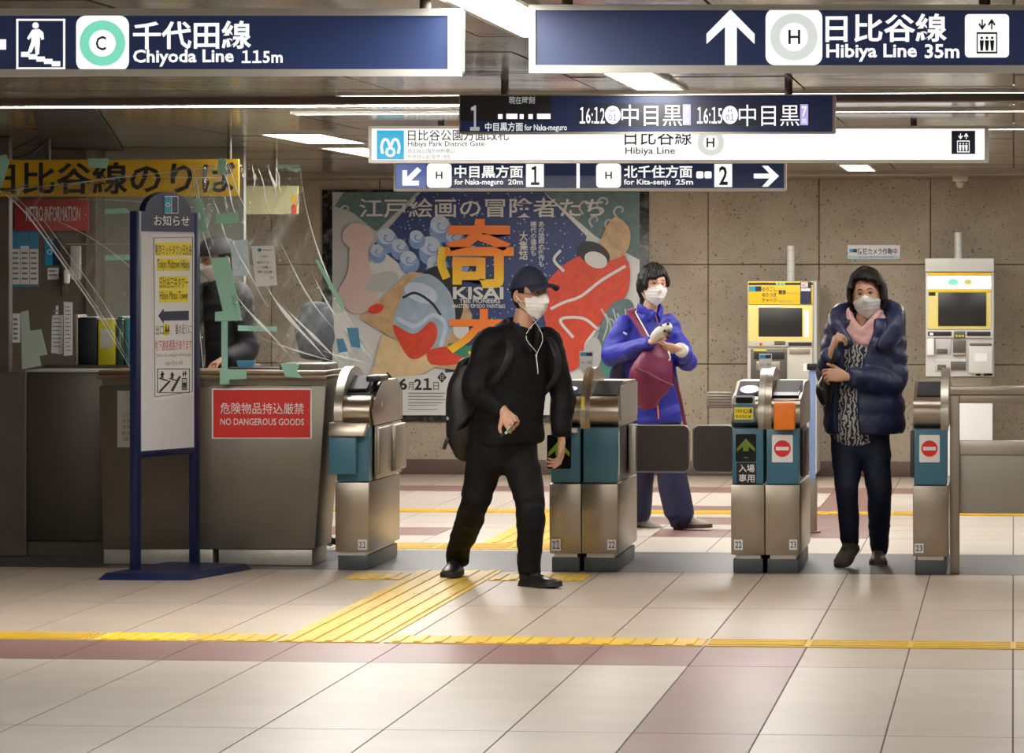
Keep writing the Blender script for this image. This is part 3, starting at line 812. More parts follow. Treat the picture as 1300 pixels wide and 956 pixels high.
# ================================================================ SERVICE COUNTER AND OFFICE
YC = 22.72
def prism_px(mb, pts, Y, depth, m=None, bev=0):
    if m: mb.use(m)
    mb.prism([P(a, b, Y) for a, b in pts], (0, depth, 0), bev); return mb
p0 = P(270, 718, YC)
t = thing('service_counter', 'scuffed stainless steel service counter with a brown wooden ledge', 'counter', (p0.x, YC, 0))
M['steel_scuff'] = mat('scuffed_steel', (.19, .17, .138), .42, .8, var=.25, vscale=3.5, bump=.05, bscale=30)
mb = MB('steel_scuff'); prism_px(mb, [(126, 490), (414, 490), (400, 697), (131, 697)], YC, .55, bev=.004); mb.build('front_panel', t)
M['steel_kick'] = mat('kick_strip_steel', (.44, .42, .37), .45, .6, var=.25, vscale=9)
x0, x1, z0, z1 = RC(131, 698, 396, 717.5, YC)
for a, b_ in ((x0, x0 + (x1 - x0) * .525), (x0 + (x1 - x0) * .535 + .02, x1)):
    MB('steel_kick').box(a, b_, YC + .012, YC + .5, .003, z1, .003).build('kick_strip', t)
x0, x1, z0, z1 = RC(128, 481, 414, 491, YC)
MB('steel_kick').box(x0, x1, YC + .03, YC + .5, z0, z1, .004).build('upper_rail', t)
x0, x1, z0, z1 = RC(122, 471, 415, 481, YC - .08)
mb = MB('wood'); mb.box(x0, x1, YC - .08, YC + .55, z0, z0 + (z1 - z0) * .45, .006); mb.box(x0 + .01, x1 - .01, YC - .06, YC + .55, z0 + (z1 - z0) * .5, z1, .006); mb.build('ledge', t)
x0, x1, z0, z1 = RC(350, 462, 411, 476, YC)
MB('steel_dark').box(x0, x1, YC + .1, YC + .5, z0, z1, .01).build('end_cap', t)
Lz = z1
# recessed darker run of counter further along
YC2 = 23.35
x0, x1, z0, z1 = RC(33, 473, 132, 714, YC2)
t2 = thing('side_counter', 'darker recessed steel counter run at the far end by the door post', 'counter', ((x0 + x1) / 2, YC2, 0))
M['steel_recess'] = mat('recess_dark_steel', (.11, .097, .082), .45, .75, var=.2, vscale=3)  # plain darker tone than the main counter front
MB('steel_recess').box(x0, x1, YC2, YC2 + .5, .09, z1, .004).build('front_panel', t2)
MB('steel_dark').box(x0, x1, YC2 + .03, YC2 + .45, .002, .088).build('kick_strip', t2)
MB('steel_kick').box(x0, x1 + .01, YC2 - .02, YC2 + .5, z1, z1 + .012, .003).build('top_edge', t2)
# dark post at the picture edge
x0, x1, z0, z1 = RC(-60, 262, 12, 716, 23.5)
_, x2, _, z2 = RC(-60, 472, 33, 716, 23.3)
struct(MB('steel_dark').box(x0, x1, 23.5, 23.58, 0, CEIL, .006).box(x0, x2, 23.3, 23.345, 0, z2, .006).build('trim_4', smooth=0), 'dark metal door post of the station office')

# notices on the counter front
S = front(YC - .001)
q = P(332, 556, YC)
t = thing('warning_sign', 'red sign on the steel counter reading NO DANGEROUS GOODS', 'sign', (q.x, YC, q.z))
mb = MB('white'); rect(mb, S, 269, 493, 396, 557, t=.002); mb.use('red'); rect(mb, S, 271, 495, 394, 555.5, t=.004); mb.build('plate', t, smooth=0)
letter(t, S, '危険物品持込厳禁', (280, 511, 386, 526), 'white', .004, .0045)
letter(t, S, 'NO DANGEROUS GOODS', (280, 531, 386, 540), 'white', .008, .0045)
q = P(158, 568, YC)
t = thing('notice', 'pale printed notice on the counter behind the blue sign post', 'notice', (q.x, YC, q.z))
mb = MB('creamgrey'); rect(mb, S, 149, 496, 168, 568, t=.002); mb.build('sheet', t, smooth=0)
letter(t, S, 'いただ', (154, 524, 168, 530), 'greyink', .01)
for k, s_ in enumerate(('発売', '改札', '駅員', 'お願い')): letter(t, S, s_, (155, 532 + 7.5 * k, 167, 537.5 + 7.5 * k), 'greyink', .01)

# office walls
YO = 25.4
M['office_wall'] = mat('office_panel_wall', (.125, .105, .085), .55, var=.12, vscale=3)
M['office_pale'] = mat('office_pale_wall', (.26, .26, .235), .6, var=.12, vscale=2)
x0, x1, z0, z1 = RC(-20, 250, 116, 480, YO)
struct(MB('office_wall').box(x0 - .4, x1, YO, YO + .08, 0, CEIL).build('wall_office', smooth=0))
x2, x3, _, _ = RC(116, 250, 300, 480, YO)
struct(MB('office_pale').box(x2, x3, YO + .25, YO + .33, 0, CEIL).build('wall_office_rear', smooth=0))
struct(MB('steel_dull').box(x2 - .03, x2 + .03, YO - .02, YO + .28, 0, CEIL).build('trim_5', smooth=0), 'metal corner post between the office walls')
So = front(YO - .001)
q = P(66, 293, YO)
t = thing('office_sign', 'dull red METRO INFORMATION sign on the office wall behind vinyl', 'sign', (q.x, YO, q.z))
mb = MB('redsign'); x0, x1, z0, z1 = RC(20, 253, 113.5, 293, YO); mb.box(x0, x1, YO - .03, YO - .001, z0, z1, .004); mb.build('plate', t)
letter(t, front(YO - .032), 'METRO INFORMATION', (33, 262, 102, 281), 'paper', .006)
M['poster_blue'] = mat('leaflet_blue', (.06, .25, .45), .5)
for k in range(3):
    a = 14.5 + 11.6 * k
    q = P(a + 5, 363, YO)
    t = thing('leaflet', ['pale leaflet with a blue head, first of three from the post', 'pale leaflet with a blue head, middle one of three', 'pale leaflet with a blue head, third from the post'][k], 'leaflet', (q.x, YO, q.z), 'leaflets on the office wall')
    mb = MB('paper'); rect(mb, So, a, 291, a + 11, 364, t=.002); mb.build('sheet', t, smooth=0)
    mb = MB('poster_blue'); rect(mb, So, a, 361, a + 11, 364, h=.002); mb.build('colour_band', t, smooth=0)
    mb = MB('poster_blue'); rect(mb, So, a, 292, a + 11, 316 - 4 * (k == 1), h=.002); mb.build('colour_band', t, smooth=0)
    mb = MB('greyink')
    for j in range(6): rect(mb, So, a + 1.5, 320 + 6.5 * j, a + 9, 322.4 + 6.5 * j, h=.002)
    mb.build('fine_print', t, smooth=0)
q = P(66, 338, YO)
t = thing('leaflet', 'small cyan and navy poster on the office wall under the red sign', 'poster', (q.x, YO, q.z))
mb = MB('cyan'); rect(mb, So, 57, 303, 67, 337, t=.002); mb.use('navyprint'); rect(mb, So, 67, 303, 76, 337, t=.002); mb.build('sheet', t, smooth=0)
mb = MB('paper'); ringpx(mb, So, 63, 320, 2.2, 3.4, h=.002, n=14); mb.build('emblem', t, smooth=0)
q = P(67, 355, YO)
t = thing('leaflet', 'small white card pinned below the cyan poster', 'notice', (q.x, YO, q.z))
mb = MB('paper'); rect(mb, So, 60.5, 340, 74.5, 355, t=.002); mb.build('sheet', t, smooth=0)
mb = MB('greyink'); rect(mb, So, 62, 343, 71, 345, h=.002); rect(mb, So, 62, 348, 73, 350, h=.002); mb.build('fine_print', t, smooth=0)
for lab, bx in (('white paper notice on the office wall by the door post', (14, 398, 25.5, 435)),):
    q = P(bx[0] + 5, bx[3], YO)
    t = thing('leaflet', lab, 'notice', (q.x, YO, q.z))
    mb = MB('paper'); rect(mb, So, *bx, t=.002); mb.build('sheet', t, smooth=0)
    mb = MB('greyink')
    for j in range(5): rect(mb, So, bx[0] + 3, bx[1] + 6 + 6 * j, bx[2] - 3, bx[1] + 9 + 6 * j, h=.002)
    mb.build('fine_print', t, smooth=0)
# wall telephone with its board
q = P(92, 372, YO)
t = thing('wall_phone', 'white wall telephone on a brown strip beside the leaflets', 'telephone', (q.x, YO, q.z))
x0, x1, z0, z1 = RC(80, 331, 85, 373, YO); MB('wood').box(x0, x1, YO - .02, YO - .001, z0, z1).build('mounting_strip', t)
x0, x1, z0, z1 = RC(91, 312, 104, 355, YO); MB('greyplastic').box(x0, x1, YO - .05, YO - .001, z0, z1, .01).build('body', t)
x0, x1, z0, z1 = RC(84, 342, 91, 360, YO); MB('white').box(x0, x1, YO - .08, YO - .03, z0, z1, .012).build('handset', t)

# items on the side counter / desk: desk top
YD = 23.6
x0, x1, z0, z1 = RC(34, 468, 250, 474, YD)
t = thing('desk', 'dark inner desk top behind the counter carrying the binders', 'desk', ((x0 + x1) / 2, YD + .3, 0))
dz = P(150, 466, YD).z
MB('steel_dark').box(x0, x1 + .2, YD + .4, YD + .95, dz - .03, dz, .004).build('desk_top', t)
MB('steel_dark').box(x0 + .05, x1 + .15, YD + .75, YD + .9, 0, dz - .03).build('desk_panel', t)
def binder(lab, a, b, c, m, Y=YD + .45, pocket=None):
    x0, x1, _, z1 = RC(a, b, c, 466, Y)
    t = thing('binder', lab, 'binder', ((x0 + x1) / 2, Y, dz), 'binders on the office desk')
    MB(m).box(x0, x1, Y, Y + .25, dz + .001, z1, .004).build('cover', t)
    MB('paper').box(x0 + .008, x1 - .008, Y + .01, Y + .24, z1 - .02, z1 + .002).build('pages', t)
    if pocket:
        S_ = front(Y); mb = MB(pocket); rect(mb, S_, a + 3, 418, c - 4, 442, t=.002); mb.build('spine_label', t, smooth=0)
    return t
M['green_binder'] = mat('dark_green_cover', (.03, .10, .075), .4); M['tealb'] = mat('turquoise_cover', (.02, .22, .28), .4)
M['navy_binder'] = mat('navy_cover', (.005, .007, .014), .4); M['lime'] = mat('lime_yellow_cover', (.62, .56, .02), .4)
binder('thin grey binder at the near end of the desk row', 94, 400, 99, 'steel_dull')
binder('wide dark navy binder beside the yellow one', 100, 403, 123, 'navy_binder')
binder('lime yellow binder with a grey label on its spine', 124.5, 405, 146.5, 'lime', pocket='greyplastic')
binder('dark green binder with a pale spine label beside the yellow one', 149, 402, 157, 'green_binder', pocket='greyplastic')
binder('narrow turquoise binder beside the blue sign post', 159, 404, 165, 'tealb')
M['greenpaper'] = mat('pale_green_paper', (.42, .52, .44), .7, var=.15, vscale=40)
def paper_hang(lab, pts, Y, m='paper', lines=True):
    q = P(pts[0][0], pts[-1][1], Y)
    t = thing('paper_sheet', lab, 'paper', (q.x, Y, q.z), None)
    mb = MB(m); prism_px(mb, pts, Y, .003); mb.build('sheet', t, smooth=0)
    if lines:
        a = min(p[0] for p in pts) + 2; c = max(p[0] for p in pts) - 2; b = min(p[1] for p in pts) + 6; d = max(p[1] for p in pts) - 6
        S_ = front(Y - .0005); mb = MB('greyink'); k = b
        while k < d: rect(mb, S_, a, k, c - (k % 3), k + 1.2, t=.001); k += 5
        mb.build('fine_print', t, smooth=0)
paper_hang('white sheet standing on end beside the wide dark binder', [(81, 383), (92, 384), (92, 451), (81, 452)], YD + .42)
paper_hang('folded pale sheet with a torn top standing by the white sheet', [(66, 401), (70, 400), (71, 388), (74, 388), (74, 400), (80, 400), (79, 450), (65, 448)], YD + .44)
paper_hang('pale green sheet taped up at the counter end by the door post', [(26, 396), (36, 394), (38, 420), (52, 418), (60, 450), (50, 452), (52, 464), (28, 469)], YC2 + .02, 'greenpaper', False)
# far chart and chair seen through the vinyl
YF_ = 27.0
S_ = front(YF_)
M['chart'] = mat('pale_yellow_chart', (.55, .52, .30), .6)
q = P(340, 272, YF_)
t = thing('wall_chart', 'pale yellow chart board seen through the vinyl sheet top', 'chart', (q.x, YF_, q.z))
mb = MB('chart'); rect(mb, S_, 252, 236, 379, 272, t=.02); mb.build('board', t, smooth=0)
mb = MB('red'); rect(mb, S_, 371, 260, 377, 271, h=.02); mb.use('banner'); rect(mb, S_, 371, 248, 377, 259, h=.02); mb.build('colour_band', t, smooth=0)
MB('steel_dull').cyl(P(300, 262, YF_ + .02), (P(300, 262, YF_ + .02).x, YF_ + .02, CEIL), .012).build('hanger', t)
MB('steel_dull').cyl(P(350, 262, YF_ + .02), (P(350, 262, YF_ + .02).x, YF_ + .02, CEIL), .012).build('hanger', t)
YM = 24.2
q = P(398, 470, YM)
t = thing('office_chair', 'grey office chair with a rounded back seen through the vinyl', 'chair', (q.x, YM, 0))
M['chairgrey'] = mat('grey_blue_fabric', (.05, .056, .07), .8)
c = P(400, 418, YM)
mb = MB('chairgrey'); mb.loft([(c.x, YM, c.z - .15), (c.x, YM + .01, c.z), (c.x - .01, YM + .03, c.z + .13)], [(.09, .03), (.12, .035), (.08, .03)], side=(1, 0, 0), n=5); mb.build('backrest', t)
mb = MB('chairgrey'); mb.box(c.x - .2, c.x + .2, YM - .42, YM - .02, .44, .50, .03); mb.build('seat', t)
MB('black').cyl((c.x, YM - .2, .08), (c.x, YM - .2, .44), .03).build('post', t)
MB('black').tube([(c.x, YM - .1, .45), (c.x, YM + .05, .6), (c.x, YM + .03, .95)], .018).build('back_bar', t)
for k in range(5):
    an = 2 * pi * k / 5
    MB('black').tube([(c.x, YM - .2, .09), (c.x + .26 * cos(an), YM - .2 + .26 * sin(an), .03)], .022).build('leg', t)
# little blue cup-like stand and dark card reader on the ledge
q = P(316, 466, YC + .3)
t = thing('ticket_tray', 'small black device with a blue flap on the counter ledge', 'device', (q.x, YC + .3, Lz))
z = P(300, 471, YC + .2).z
mb = MB('black'); mb.box(q.x - .12, q.x + .28, YC + .25, YC + .42, z + .001, z + .018, .006); mb.build('base', t)
mb = MB('poster_blue'); mb.prism([(q.x - .06, YC + .3, z + .018), (q.x + .02, YC + .3, z + .018), (q.x + .03, YC + .3, z + .055), (q.x - .07, YC + .3, z + .055)], (0, .05, 0)); mb.build('flap', t)

# ------------------------------------------------ yellow banner
YBN = 23.1
S = front(YBN)
x0, x1, z0, z1 = RC(-30, 202, 303, 249.5, YBN)
t = thing('banner', 'yellow banner with big black lettering above the service window', 'banner', ((x0 + x1) / 2, YBN, z0))
MB('banner').box(x0, x1, YBN + .001, YBN + .03, z0, z1, .003).build('panel', t)
letter(t, S, '日比谷線のりば', (-12, 206, 299, 246), 'ink', .02)
x0b, x1b, _, _ = RC(60, 0, 290, 9, YBN)
for x in (x0b, x1b): MB('steel_dark').cyl((x, YBN + .03, z1 - .05), (x, YBN + .03, CEIL + .01), .012).build('hanger', t)

# ------------------------------------------------ clear vinyl sheets
def vinyl_mat():
    m, nt, b = new_mat('clear_vinyl')
    nt.nodes.remove(b)
    out = nt.nodes['Material Output']
    tr = nt.nodes.new('ShaderNodeBsdfTransparent'); tr.inputs[0].default_value = (.93, .95, .94, 1)
    gl = nt.nodes.new('ShaderNodeBsdfGlossy'); gl.inputs['Roughness'].default_value = .07; gl.inputs[0].default_value = (1, 1, 1, 1)
    df = nt.nodes.new('ShaderNodeBsdfDiffuse'); df.inputs[0].default_value = (.8, .84, .83, 1)
    lw = nt.nodes.new('ShaderNodeLayerWeight'); lw.inputs['Blend'].default_value = .38
    tc = nt.nodes.new('ShaderNodeTexCoord'); n = nt.nodes.new('ShaderNodeTexNoise'); n.inputs['Scale'].default_value = 7; n.inputs['Detail'].default_value = 5; n.inputs['Distortion'].default_value = 1.6
    mp = nt.nodes.new('ShaderNodeMapping'); mp.inputs['Scale'].default_value = (2.5, 1, 1)
    nt.links.new(tc.outputs['Object'], mp.inputs[0]); nt.links.new(mp.outputs[0], n.inputs['Vector'])
    bp = nt.nodes.new('ShaderNodeBump'); bp.inputs['Strength'].default_value = .55; bp.inputs['Distance'].default_value = .05
    nt.links.new(n.outputs['Fac'], bp.inputs['Height'])
    for q in (gl, lw): nt.links.new(bp.outputs[0], q.inputs['Normal'])
    a = nt.nodes.new('ShaderNodeMixShader'); a.inputs[0].default_value = .03
    hz = nt.nodes.new('ShaderNodeTexNoise'); hz.inputs['Scale'].default_value = 2.2; hz.inputs['Detail'].default_value = 5; hz.inputs['Distortion'].default_value = .6  # milky streaks imitate the sheen of the folds, mixed into the sheet
    hm = nt.nodes.new('ShaderNodeMapping'); hm.inputs['Rotation'].default_value = (0, radians(-28), 0)
    hs = nt.nodes.new('ShaderNodeMapping'); hs.inputs['Scale'].default_value = (9, 1, .8)
    nt.links.new(tc.outputs['Object'], hm.inputs[0]); nt.links.new(hm.outputs[0], hs.inputs[0]); nt.links.new(hs.outputs[0], hz.inputs['Vector'])
    hr = nt.nodes.new('ShaderNodeMapRange'); hr.inputs['From Min'].default_value = .52; hr.inputs['From Max'].default_value = .78; hr.inputs['To Min'].default_value = .03; hr.inputs['To Max'].default_value = .42
    nt.links.new(hz.outputs['Fac'], hr.inputs['Value']); nt.links.new(hr.outputs[0], a.inputs[0])
    nt.links.new(tr.outputs[0], a.inputs[1]); nt.links.new(df.outputs[0], a.inputs[2])
    c = nt.nodes.new('ShaderNodeMixShader')
    nt.links.new(lw.outputs['Fresnel'], c.inputs[0]); nt.links.new(a.outputs[0], c.inputs[1]); nt.links.new(gl.outputs[0], c.inputs[2])
    nt.links.new(c.outputs[0], out.inputs['Surface'])
    return m
M['vinyl'] = vinyl_mat()
def crease_glint_mat():  # pale strips that carry the highlights of the folds in their colour
    m, nt, b = new_mat('vinyl_crease_glint')
    b.inputs['Base Color'].default_value = (.88, .91, .91, 1); b.inputs['Roughness'].default_value = .15; b.inputs['Coat Weight'].default_value = 1
    tl = nt.nodes.new('ShaderNodeBsdfTranslucent'); tl.inputs[0].default_value = (.95, .97, .97, 1)
    x = nt.nodes.new('ShaderNodeMixShader'); x.inputs[0].default_value = .45
    nt.links.new(b.outputs[0], x.inputs[1]); nt.links.new(tl.outputs[0], x.inputs[2]); nt.links.new(x.outputs[0], nt.nodes['Material Output'].inputs['Surface'])
    return m
M['crease_glint'] = crease_glint_mat()
def vinyl(lab, Lc, Rc, Y0, Y1, folds, amp, sag=0.0, nu=90, nv=70):
    "sheet between two pixel curves, each from top to bottom"
    L_ = cat([(a, b, 0) for a, b in Lc], 12); R_ = cat([(a, b, 0) for a, b in Rc], 12)
    def at(cv, t):
        f = t * (len(cv) - 1); i = min(int(f), len(cv) - 2); return cv[i].lerp(cv[i + 1], f - i)
    mb = MB('vinyl'); vs = []
    def pt(s, t):
        p = at(L_, t).lerp(at(R_, t), s)
        Y = Y0 + (Y1 - Y0) * t
        d = 0
        for fr, ph, sl, a in folds: d += a * abs(sin(pi * (fr * (s + sl * t) + ph))) ** .7
        d += .25 * noise.noise(Vector((s * 5, t * 9, 2)))
        return P(p.x, p.y, Y - amp * d * (.35 + .65 * sin(pi * min(1, max(0, .15 + .8 * t)))) - sag * sin(pi * t))
    for j in range(nv + 1):
        for i in range(nu + 1): vs.append(pt(i / nu, j / nv))
    fs = [[j * (nu + 1) + i, j * (nu + 1) + i + 1, (j + 1) * (nu + 1) + i + 1, (j + 1) * (nu + 1) + i] for j in range(nv) for i in range(nu)]
    mb.add(vs, fs)
    return mb, pt
t = thing('vinyl_sheet', 'creased clear vinyl sheet draped from the banner to the ticket gate', 'plastic sheet', P(340, 470, 22.9), 'clear vinyl sheets at the window')
mb, pt = vinyl('', [(240, 206), (250, 260), (262, 310), (290, 380), (350, 462)], [(381, 210), (388, 255), (410, 330), (446, 410), (486, 466)], 22.95, 22.62, ((5, .2, .25, .6), (9, .7, -.1, .3), (3, 0, .5, .5)), .045)
mb.build('sheet', t, smooth=180)
random.seed(5)
cr = MB('crease_glint')
for s0, s1, t0, t1, w_ in ((.02, .06, .02, .5, .8), (.30, .34, .05, .3, 1.4), (.34, .46, .0, .33, 1.0), (.40, .52, .62, .98, 2.4), (.10, .20, .72, .98, 1.6), (.46, .66, .72, 1.0, 2.6), (.58, .55, .0, .18, 2.4), (.62, .66, .03, .3, 2.0), (.66, .80, .45, .8, 1.2), (.72, .74, .0, .22, 2.6), (.86, .95, .55, .97, 3.2), (.78, .80, .02, .2, 1.8), (.998, .995, .0, 1.0, .9), (.05, .6, .9, .985, 1.4), (.55, .9, .93, .985, 2.0), (.25, .32, .45, .75, 1.0), (.80, .74, .82, .97, 3.0), (.004, .008, .0, .75, .8), (.93, .97, .7, .95, 2.4), (.15, .22, .2, .5, .7)):
    pts = []
    for k in range(9):
        u = k / 8; pts.append(pt(min(.999, max(.001, s0 + (s1 - s0) * u + .010 * sin(u * 6 + s0 * 40))), t0 + (t1 - t0) * u) + Vector((0, -.004, 0)))
    cr.loft(pts, [(.0004 + w_ * .0030 * sin(pi * k / 8) ** 2 * random.uniform(.5, 1.4), .001) for k in range(9)], side=(1, 0, 0), seg=6, n=3, caps=(0, 0))
cr.build('crease_glint', t)
t = thing('vinyl_sheet', 'clear vinyl sheet hanging over the office leaflets and binders', 'plastic sheet', P(200, 470, 22.9), 'clear vinyl sheets at the window')
mb, pt = vinyl('', [(-6, 238), (30, 270), (80, 335), (125, 400), (168, 472)], [(300, 207), (282, 240), (262, 300), (258, 380), (262, 472)], 22.98, 22.64, ((4, .1, -.3, .5), (7, .4, .2, .3)), .035)
mb.build('sheet', t, smooth=180)
cr = MB('crease_glint')
for s0, s1, t0, t1, w_ in ((.002, .004, .0, 1.0, 1.7), (.03, .03, .1, .95, .8), (.0, .9, .04, .02, .6), (.1, .7, .42, .5, .6), (.3, .95, .2, .36, .5), (.12, .5, .3, .62, .6), (.94, .96, .35, .99, 1.0), (.8, .93, .3, .85, .8), (.25, .6, .06, .0, .5), (.6, .98, .05, .15, .5), (.06, .12, .25, .9, .7)):
    pts = []
    for k in range(9):
        u = k / 8; pts.append(pt(min(.999, max(.001, s0 + (s1 - s0) * u + .006 * sin(u * 7 + s0 * 40))), t0 + (t1 - t0) * u) + Vector((0, -.004, 0)))
    cr.loft(pts, [(w_ * (.0007 + .0022 * sin(pi * k / 8)), .001) for k in range(9)], side=(1, 0, 0), seg=6, n=3, caps=(0, 0))
cr.build('crease_glint', t)
def tape(lab, pts, Y):
    q = P(pts[0][0], pts[0][1], Y)
    mb = MB('green_tape'); prism_px(mb, pts, Y, .002)
    return tag(mb.build('masking_tape', smooth=0), lab, 'tape', 'green masking tape on the window sheets')
tape('short green tape piece above the tall taped strip', [(245, 253), (256, 252), (264, 294), (252, 296)], 22.72)
tape('wide green tape piece level with the sign stand top', [(273, 271), (302, 270), (302, 283), (274, 284)], 22.74)
tape('long slanted green tape strip beside the staff member', [(267, 328), (290, 326), (306, 398), (300, 408), (285, 404)], 22.66)
tape('green tape cross strip joining the slanted and upright strips', [(273, 396), (303, 393), (308, 407), (273, 408)], 22.655)
tape('upright green tape strip down to the ledge', [(281, 408), (289, 408), (289, 472), (281, 472)], 22.64)
tape('green tape piece wrapped over the wooden ledge', [(279, 468), (313, 470), (313, 481), (291, 482), (291, 488), (279, 488)], 22.625)
tape('horizontal green tape edge behind the folds of vinyl', [(302, 413), (352, 415), (352, 421), (302, 420)], 22.75)
tape('green tape scrap at the ledge under the draped vinyl', [(356, 462), (380, 461), (377, 472), (384, 480), (362, 478)], 22.6)
tape('green tape at the banner end by the door post', [(-4, 198), (8, 196), (12, 206), (6, 226), (-4, 250)], 22.95)
tape('green tape over the banner lettering', [(112, 201), (138, 201), (136, 214), (112, 212)], 23.05)
tape('narrow green tape over the end of the banner', [(277, 201), (287, 201), (286, 222), (276, 222)], 22.9)
tape('pale green tape line on the glass behind the sign stand', [(118, 325), (166, 323), (166, 330), (118, 331)], YO + .245)
tape('second pale green tape line above it', [(124, 266), (160, 264), (166, 270), (124, 273)], YO + .245)
tape('slanted green tape seam low on the draped vinyl sheet', [(400, 330), (404, 330), (438, 388), (434, 394), (410, 350)], 22.6)
tape('small green tape piece at the top corner of the draped vinyl', [(352, 209), (381, 209), (381, 213), (352, 213)], 22.9)
# pale sheet and folded leaflet fixed to the vinyl
q = P(304, 350, 22.8)
t = thing('notice', 'blank pale blue sheet behind the vinyl beside the staff member', 'notice', q)
M['bluepaper'] = mat('pale_blue_paper', (.42, .47, .52), .7)
mb = MB('bluepaper'); prism_px(mb, [(292, 306), (314, 304), (318, 350), (296, 351)], 22.8, .002); mb.build('sheet', t, smooth=0)
q = P(438, 448, 22.64)
t = thing('leaflet', 'crumpled white and blue leaflet low on the draped vinyl', 'leaflet', q)
Sl = front(22.6)
mb = MB('paper'); poly(mb, Sl, [(424, 398), (440, 396), (444, 414), (436, 420), (448, 446), (432, 452), (424, 420)], t=.004); mb.build('sheet', t, smooth=0)
mb = MB('poster_blue'); poly(mb, Sl, [(440, 416), (455, 416), (458, 442), (446, 440)], t=.005); mb.build('colour_band', t, smooth=0)
mb = MB('poster_blue'); poly(mb, Sl, [(427, 430), (436, 430), (442, 446), (430, 448)], h=.004); mb.build('colour_band', t, smooth=0)
# white notice on the vinyl
Yn = 22.64
S = front(Yn)
q = P(336, 363, Yn)
t = thing('notice', 'white printed notice taped to the draped vinyl sheet', 'notice', q)
mb = MB('paper'); poly(mb, S, [(319, 312.5), (348, 311.5), (352, 362), (325, 364)], t=.002); mb.build('sheet', t, smooth=0)
mb = MB('cyan'); rect(mb, S, 327, 315.5, 329, 319.5, h=.002); mb.use('navyprint'); rect(mb, S, 329, 315.5, 331.5, 319.5, h=.002); mb.use('greyink'); rect(mb, S, 332.5, 317, 345, 318, h=.002); mb.build('emblem', t, smooth=0)
letter(t, S, 'お客様へ', (332, 324, 341, 327), 'ink', 0)
for k, s_ in enumerate(('感染予防のため', 'シートを設置して', 'ご理解とご協力をお願い')): letter(t, S, s_, (326.5, 331.5 + 6 * k, 342 + 2.4 * k, 334.8 + 6 * k), 'ink', .01)
letter(t, S, '駅長', (343, 351, 347, 354), 'ink', 0)

# ------------------------------------------------ blue sign stand
A = FL(172, 731); B = FL(247, 721.5)
ud = (B - A).normalized()
t = thing('sign_stand', 'navy framed sign stand with a white board on a flat base', 'sign stand', (A + B) / 2)
S = Surf(A, ud, (0, 0, 1))
w = (B - A).length
nb = S.n
def BX(name, u0, u1, v0, v1, h0, h1, m, bev=.003):
    b = MB(m); mt = Matrix((S.u, S.v, S.n)).transposed().to_4x4(); mt.translation = S.o
    b.box(u0, u1, v0, v1, h0, h1, bev, mtx=mt); return b.build(name, t)
vtop = S.uv(172, 268)[1]
pw = .052
for name, u in (('post', 0.0), ('post', w)):
    BX(name, u - pw * .5, u + pw * .5, .03, vtop, -.02, .02, 'navyframe')
v0 = S.uv(172, 573)[1]
mb = MB('navyframe'); mt = Matrix((S.u, S.v, S.n)).transposed().to_4x4(); mt.translation = S.o
mb.box(0, w, v0 - .035, v0, -.015, .018, .003, mtx=mt); mb.build('cross_rail', t)
arch = []
vt2 = S.uv(210, 243.5)[1]
vs_ = S.uv(200, 294)[1]
pts = [(pw * .5, vs_), (w - pw * .5, vs_), (w - pw * .4, vtop)]
for k in range(15):
    a = pi * k / 14; pts.append((w / 2 + (w / 2 - .07) * cos(a), vtop + (vt2 - vtop) * sin(a)))
pts.append((pw * .4, vtop))
mb = MB('navyframe'); mb.prism([S.at(u, v, -.018) for u, v in pts], S.n * .036); mb.build('header', t)
mb = MB('board'); mb.box(pw * .5, w - pw * .5, v0, vs_, -.010, .012, mtx=mt); mb.build('panel', t, smooth=0)
Sf = Surf(S.at(0, 0, .019), S.u, S.v)
mb = MB('cyan'); rect(mb, Sf, 208.5, 249, 217, 271, t=.002); mb.use('navyprint'); rect(mb, Sf, 217, 249, 225.5, 271, t=.002); mb.use('white'); ringpx(mb, Sf, 212.5, 260, 1.8, 3, h=.002, n=16); rect(mb, Sf, 217, 249, 217.5, 271, h=.002)
for r in ((208.5, 249, 225.5, 249.8), (208.5, 270.2, 225.5, 271), (225, 249, 225.6, 271)): rect(mb, Sf, *r, h=.0021)
mb.build('emblem', t, smooth=0)
letter(t, Sf, 'お知らせ', (195, 273, 240, 287.5), 'white', .01)
Sp = Surf(S.at(0, 0, .013), S.u, S.v)
mb = MB('paper'); poly(mb, Sp, [(192, 298), (246.5, 297), (245.5, 501), (194, 509)], t=.002); mb.build('sheet', t, smooth=0, label='white paper poster with arrows')
mb = MB('greyink')
for a, b_ in (((194.5, 302), (244, 301)), ((244, 301), (243.5, 497)), ((243.5, 497), (196, 504)), ((196, 504), (194.5, 302))):
    d = Vector((b_[0] - a[0], b_[1] - a[1], 0)).normalized(); n_ = Vector((-d.y, d.x, 0)) * .45
    poly(mb, Sp, [(a[0] + n_.x, a[1] + n_.y), (b_[0] + n_.x, b_[1] + n_.y), (b_[0] - n_.x, b_[1] - n_.y), (a[0] - n_.x, a[1] - n_.y)], .002)
mb.build('border', t, smooth=0)
mb = MB('ylabel')
for r in ((197, 308, 242, 325), (199, 328, 240, 344), (202, 350.5, 238, 367), (202, 368, 238, 384), (207, 411, 214, 426)): rect(mb, Sp, *r, h=.002, t=.001)
mb.build('highlight', t, smooth=0)
letter(t, Sp, '東京ミッドタウン日比谷', (196, 310, 243, 324), 'ink', .0, .004)
letter(t, Sp, 'Tokyo Midtown Hibiya', (199, 329.5, 240, 344), 'ink', .0, .004)
letter(t, Sp, '日比谷三井タワー', (202, 352, 238, 365.5), 'ink', .0, .004)
letter(t, Sp, 'Hibiya Mitsui Tower', (202, 370, 238, 383), 'ink', .0, .004)
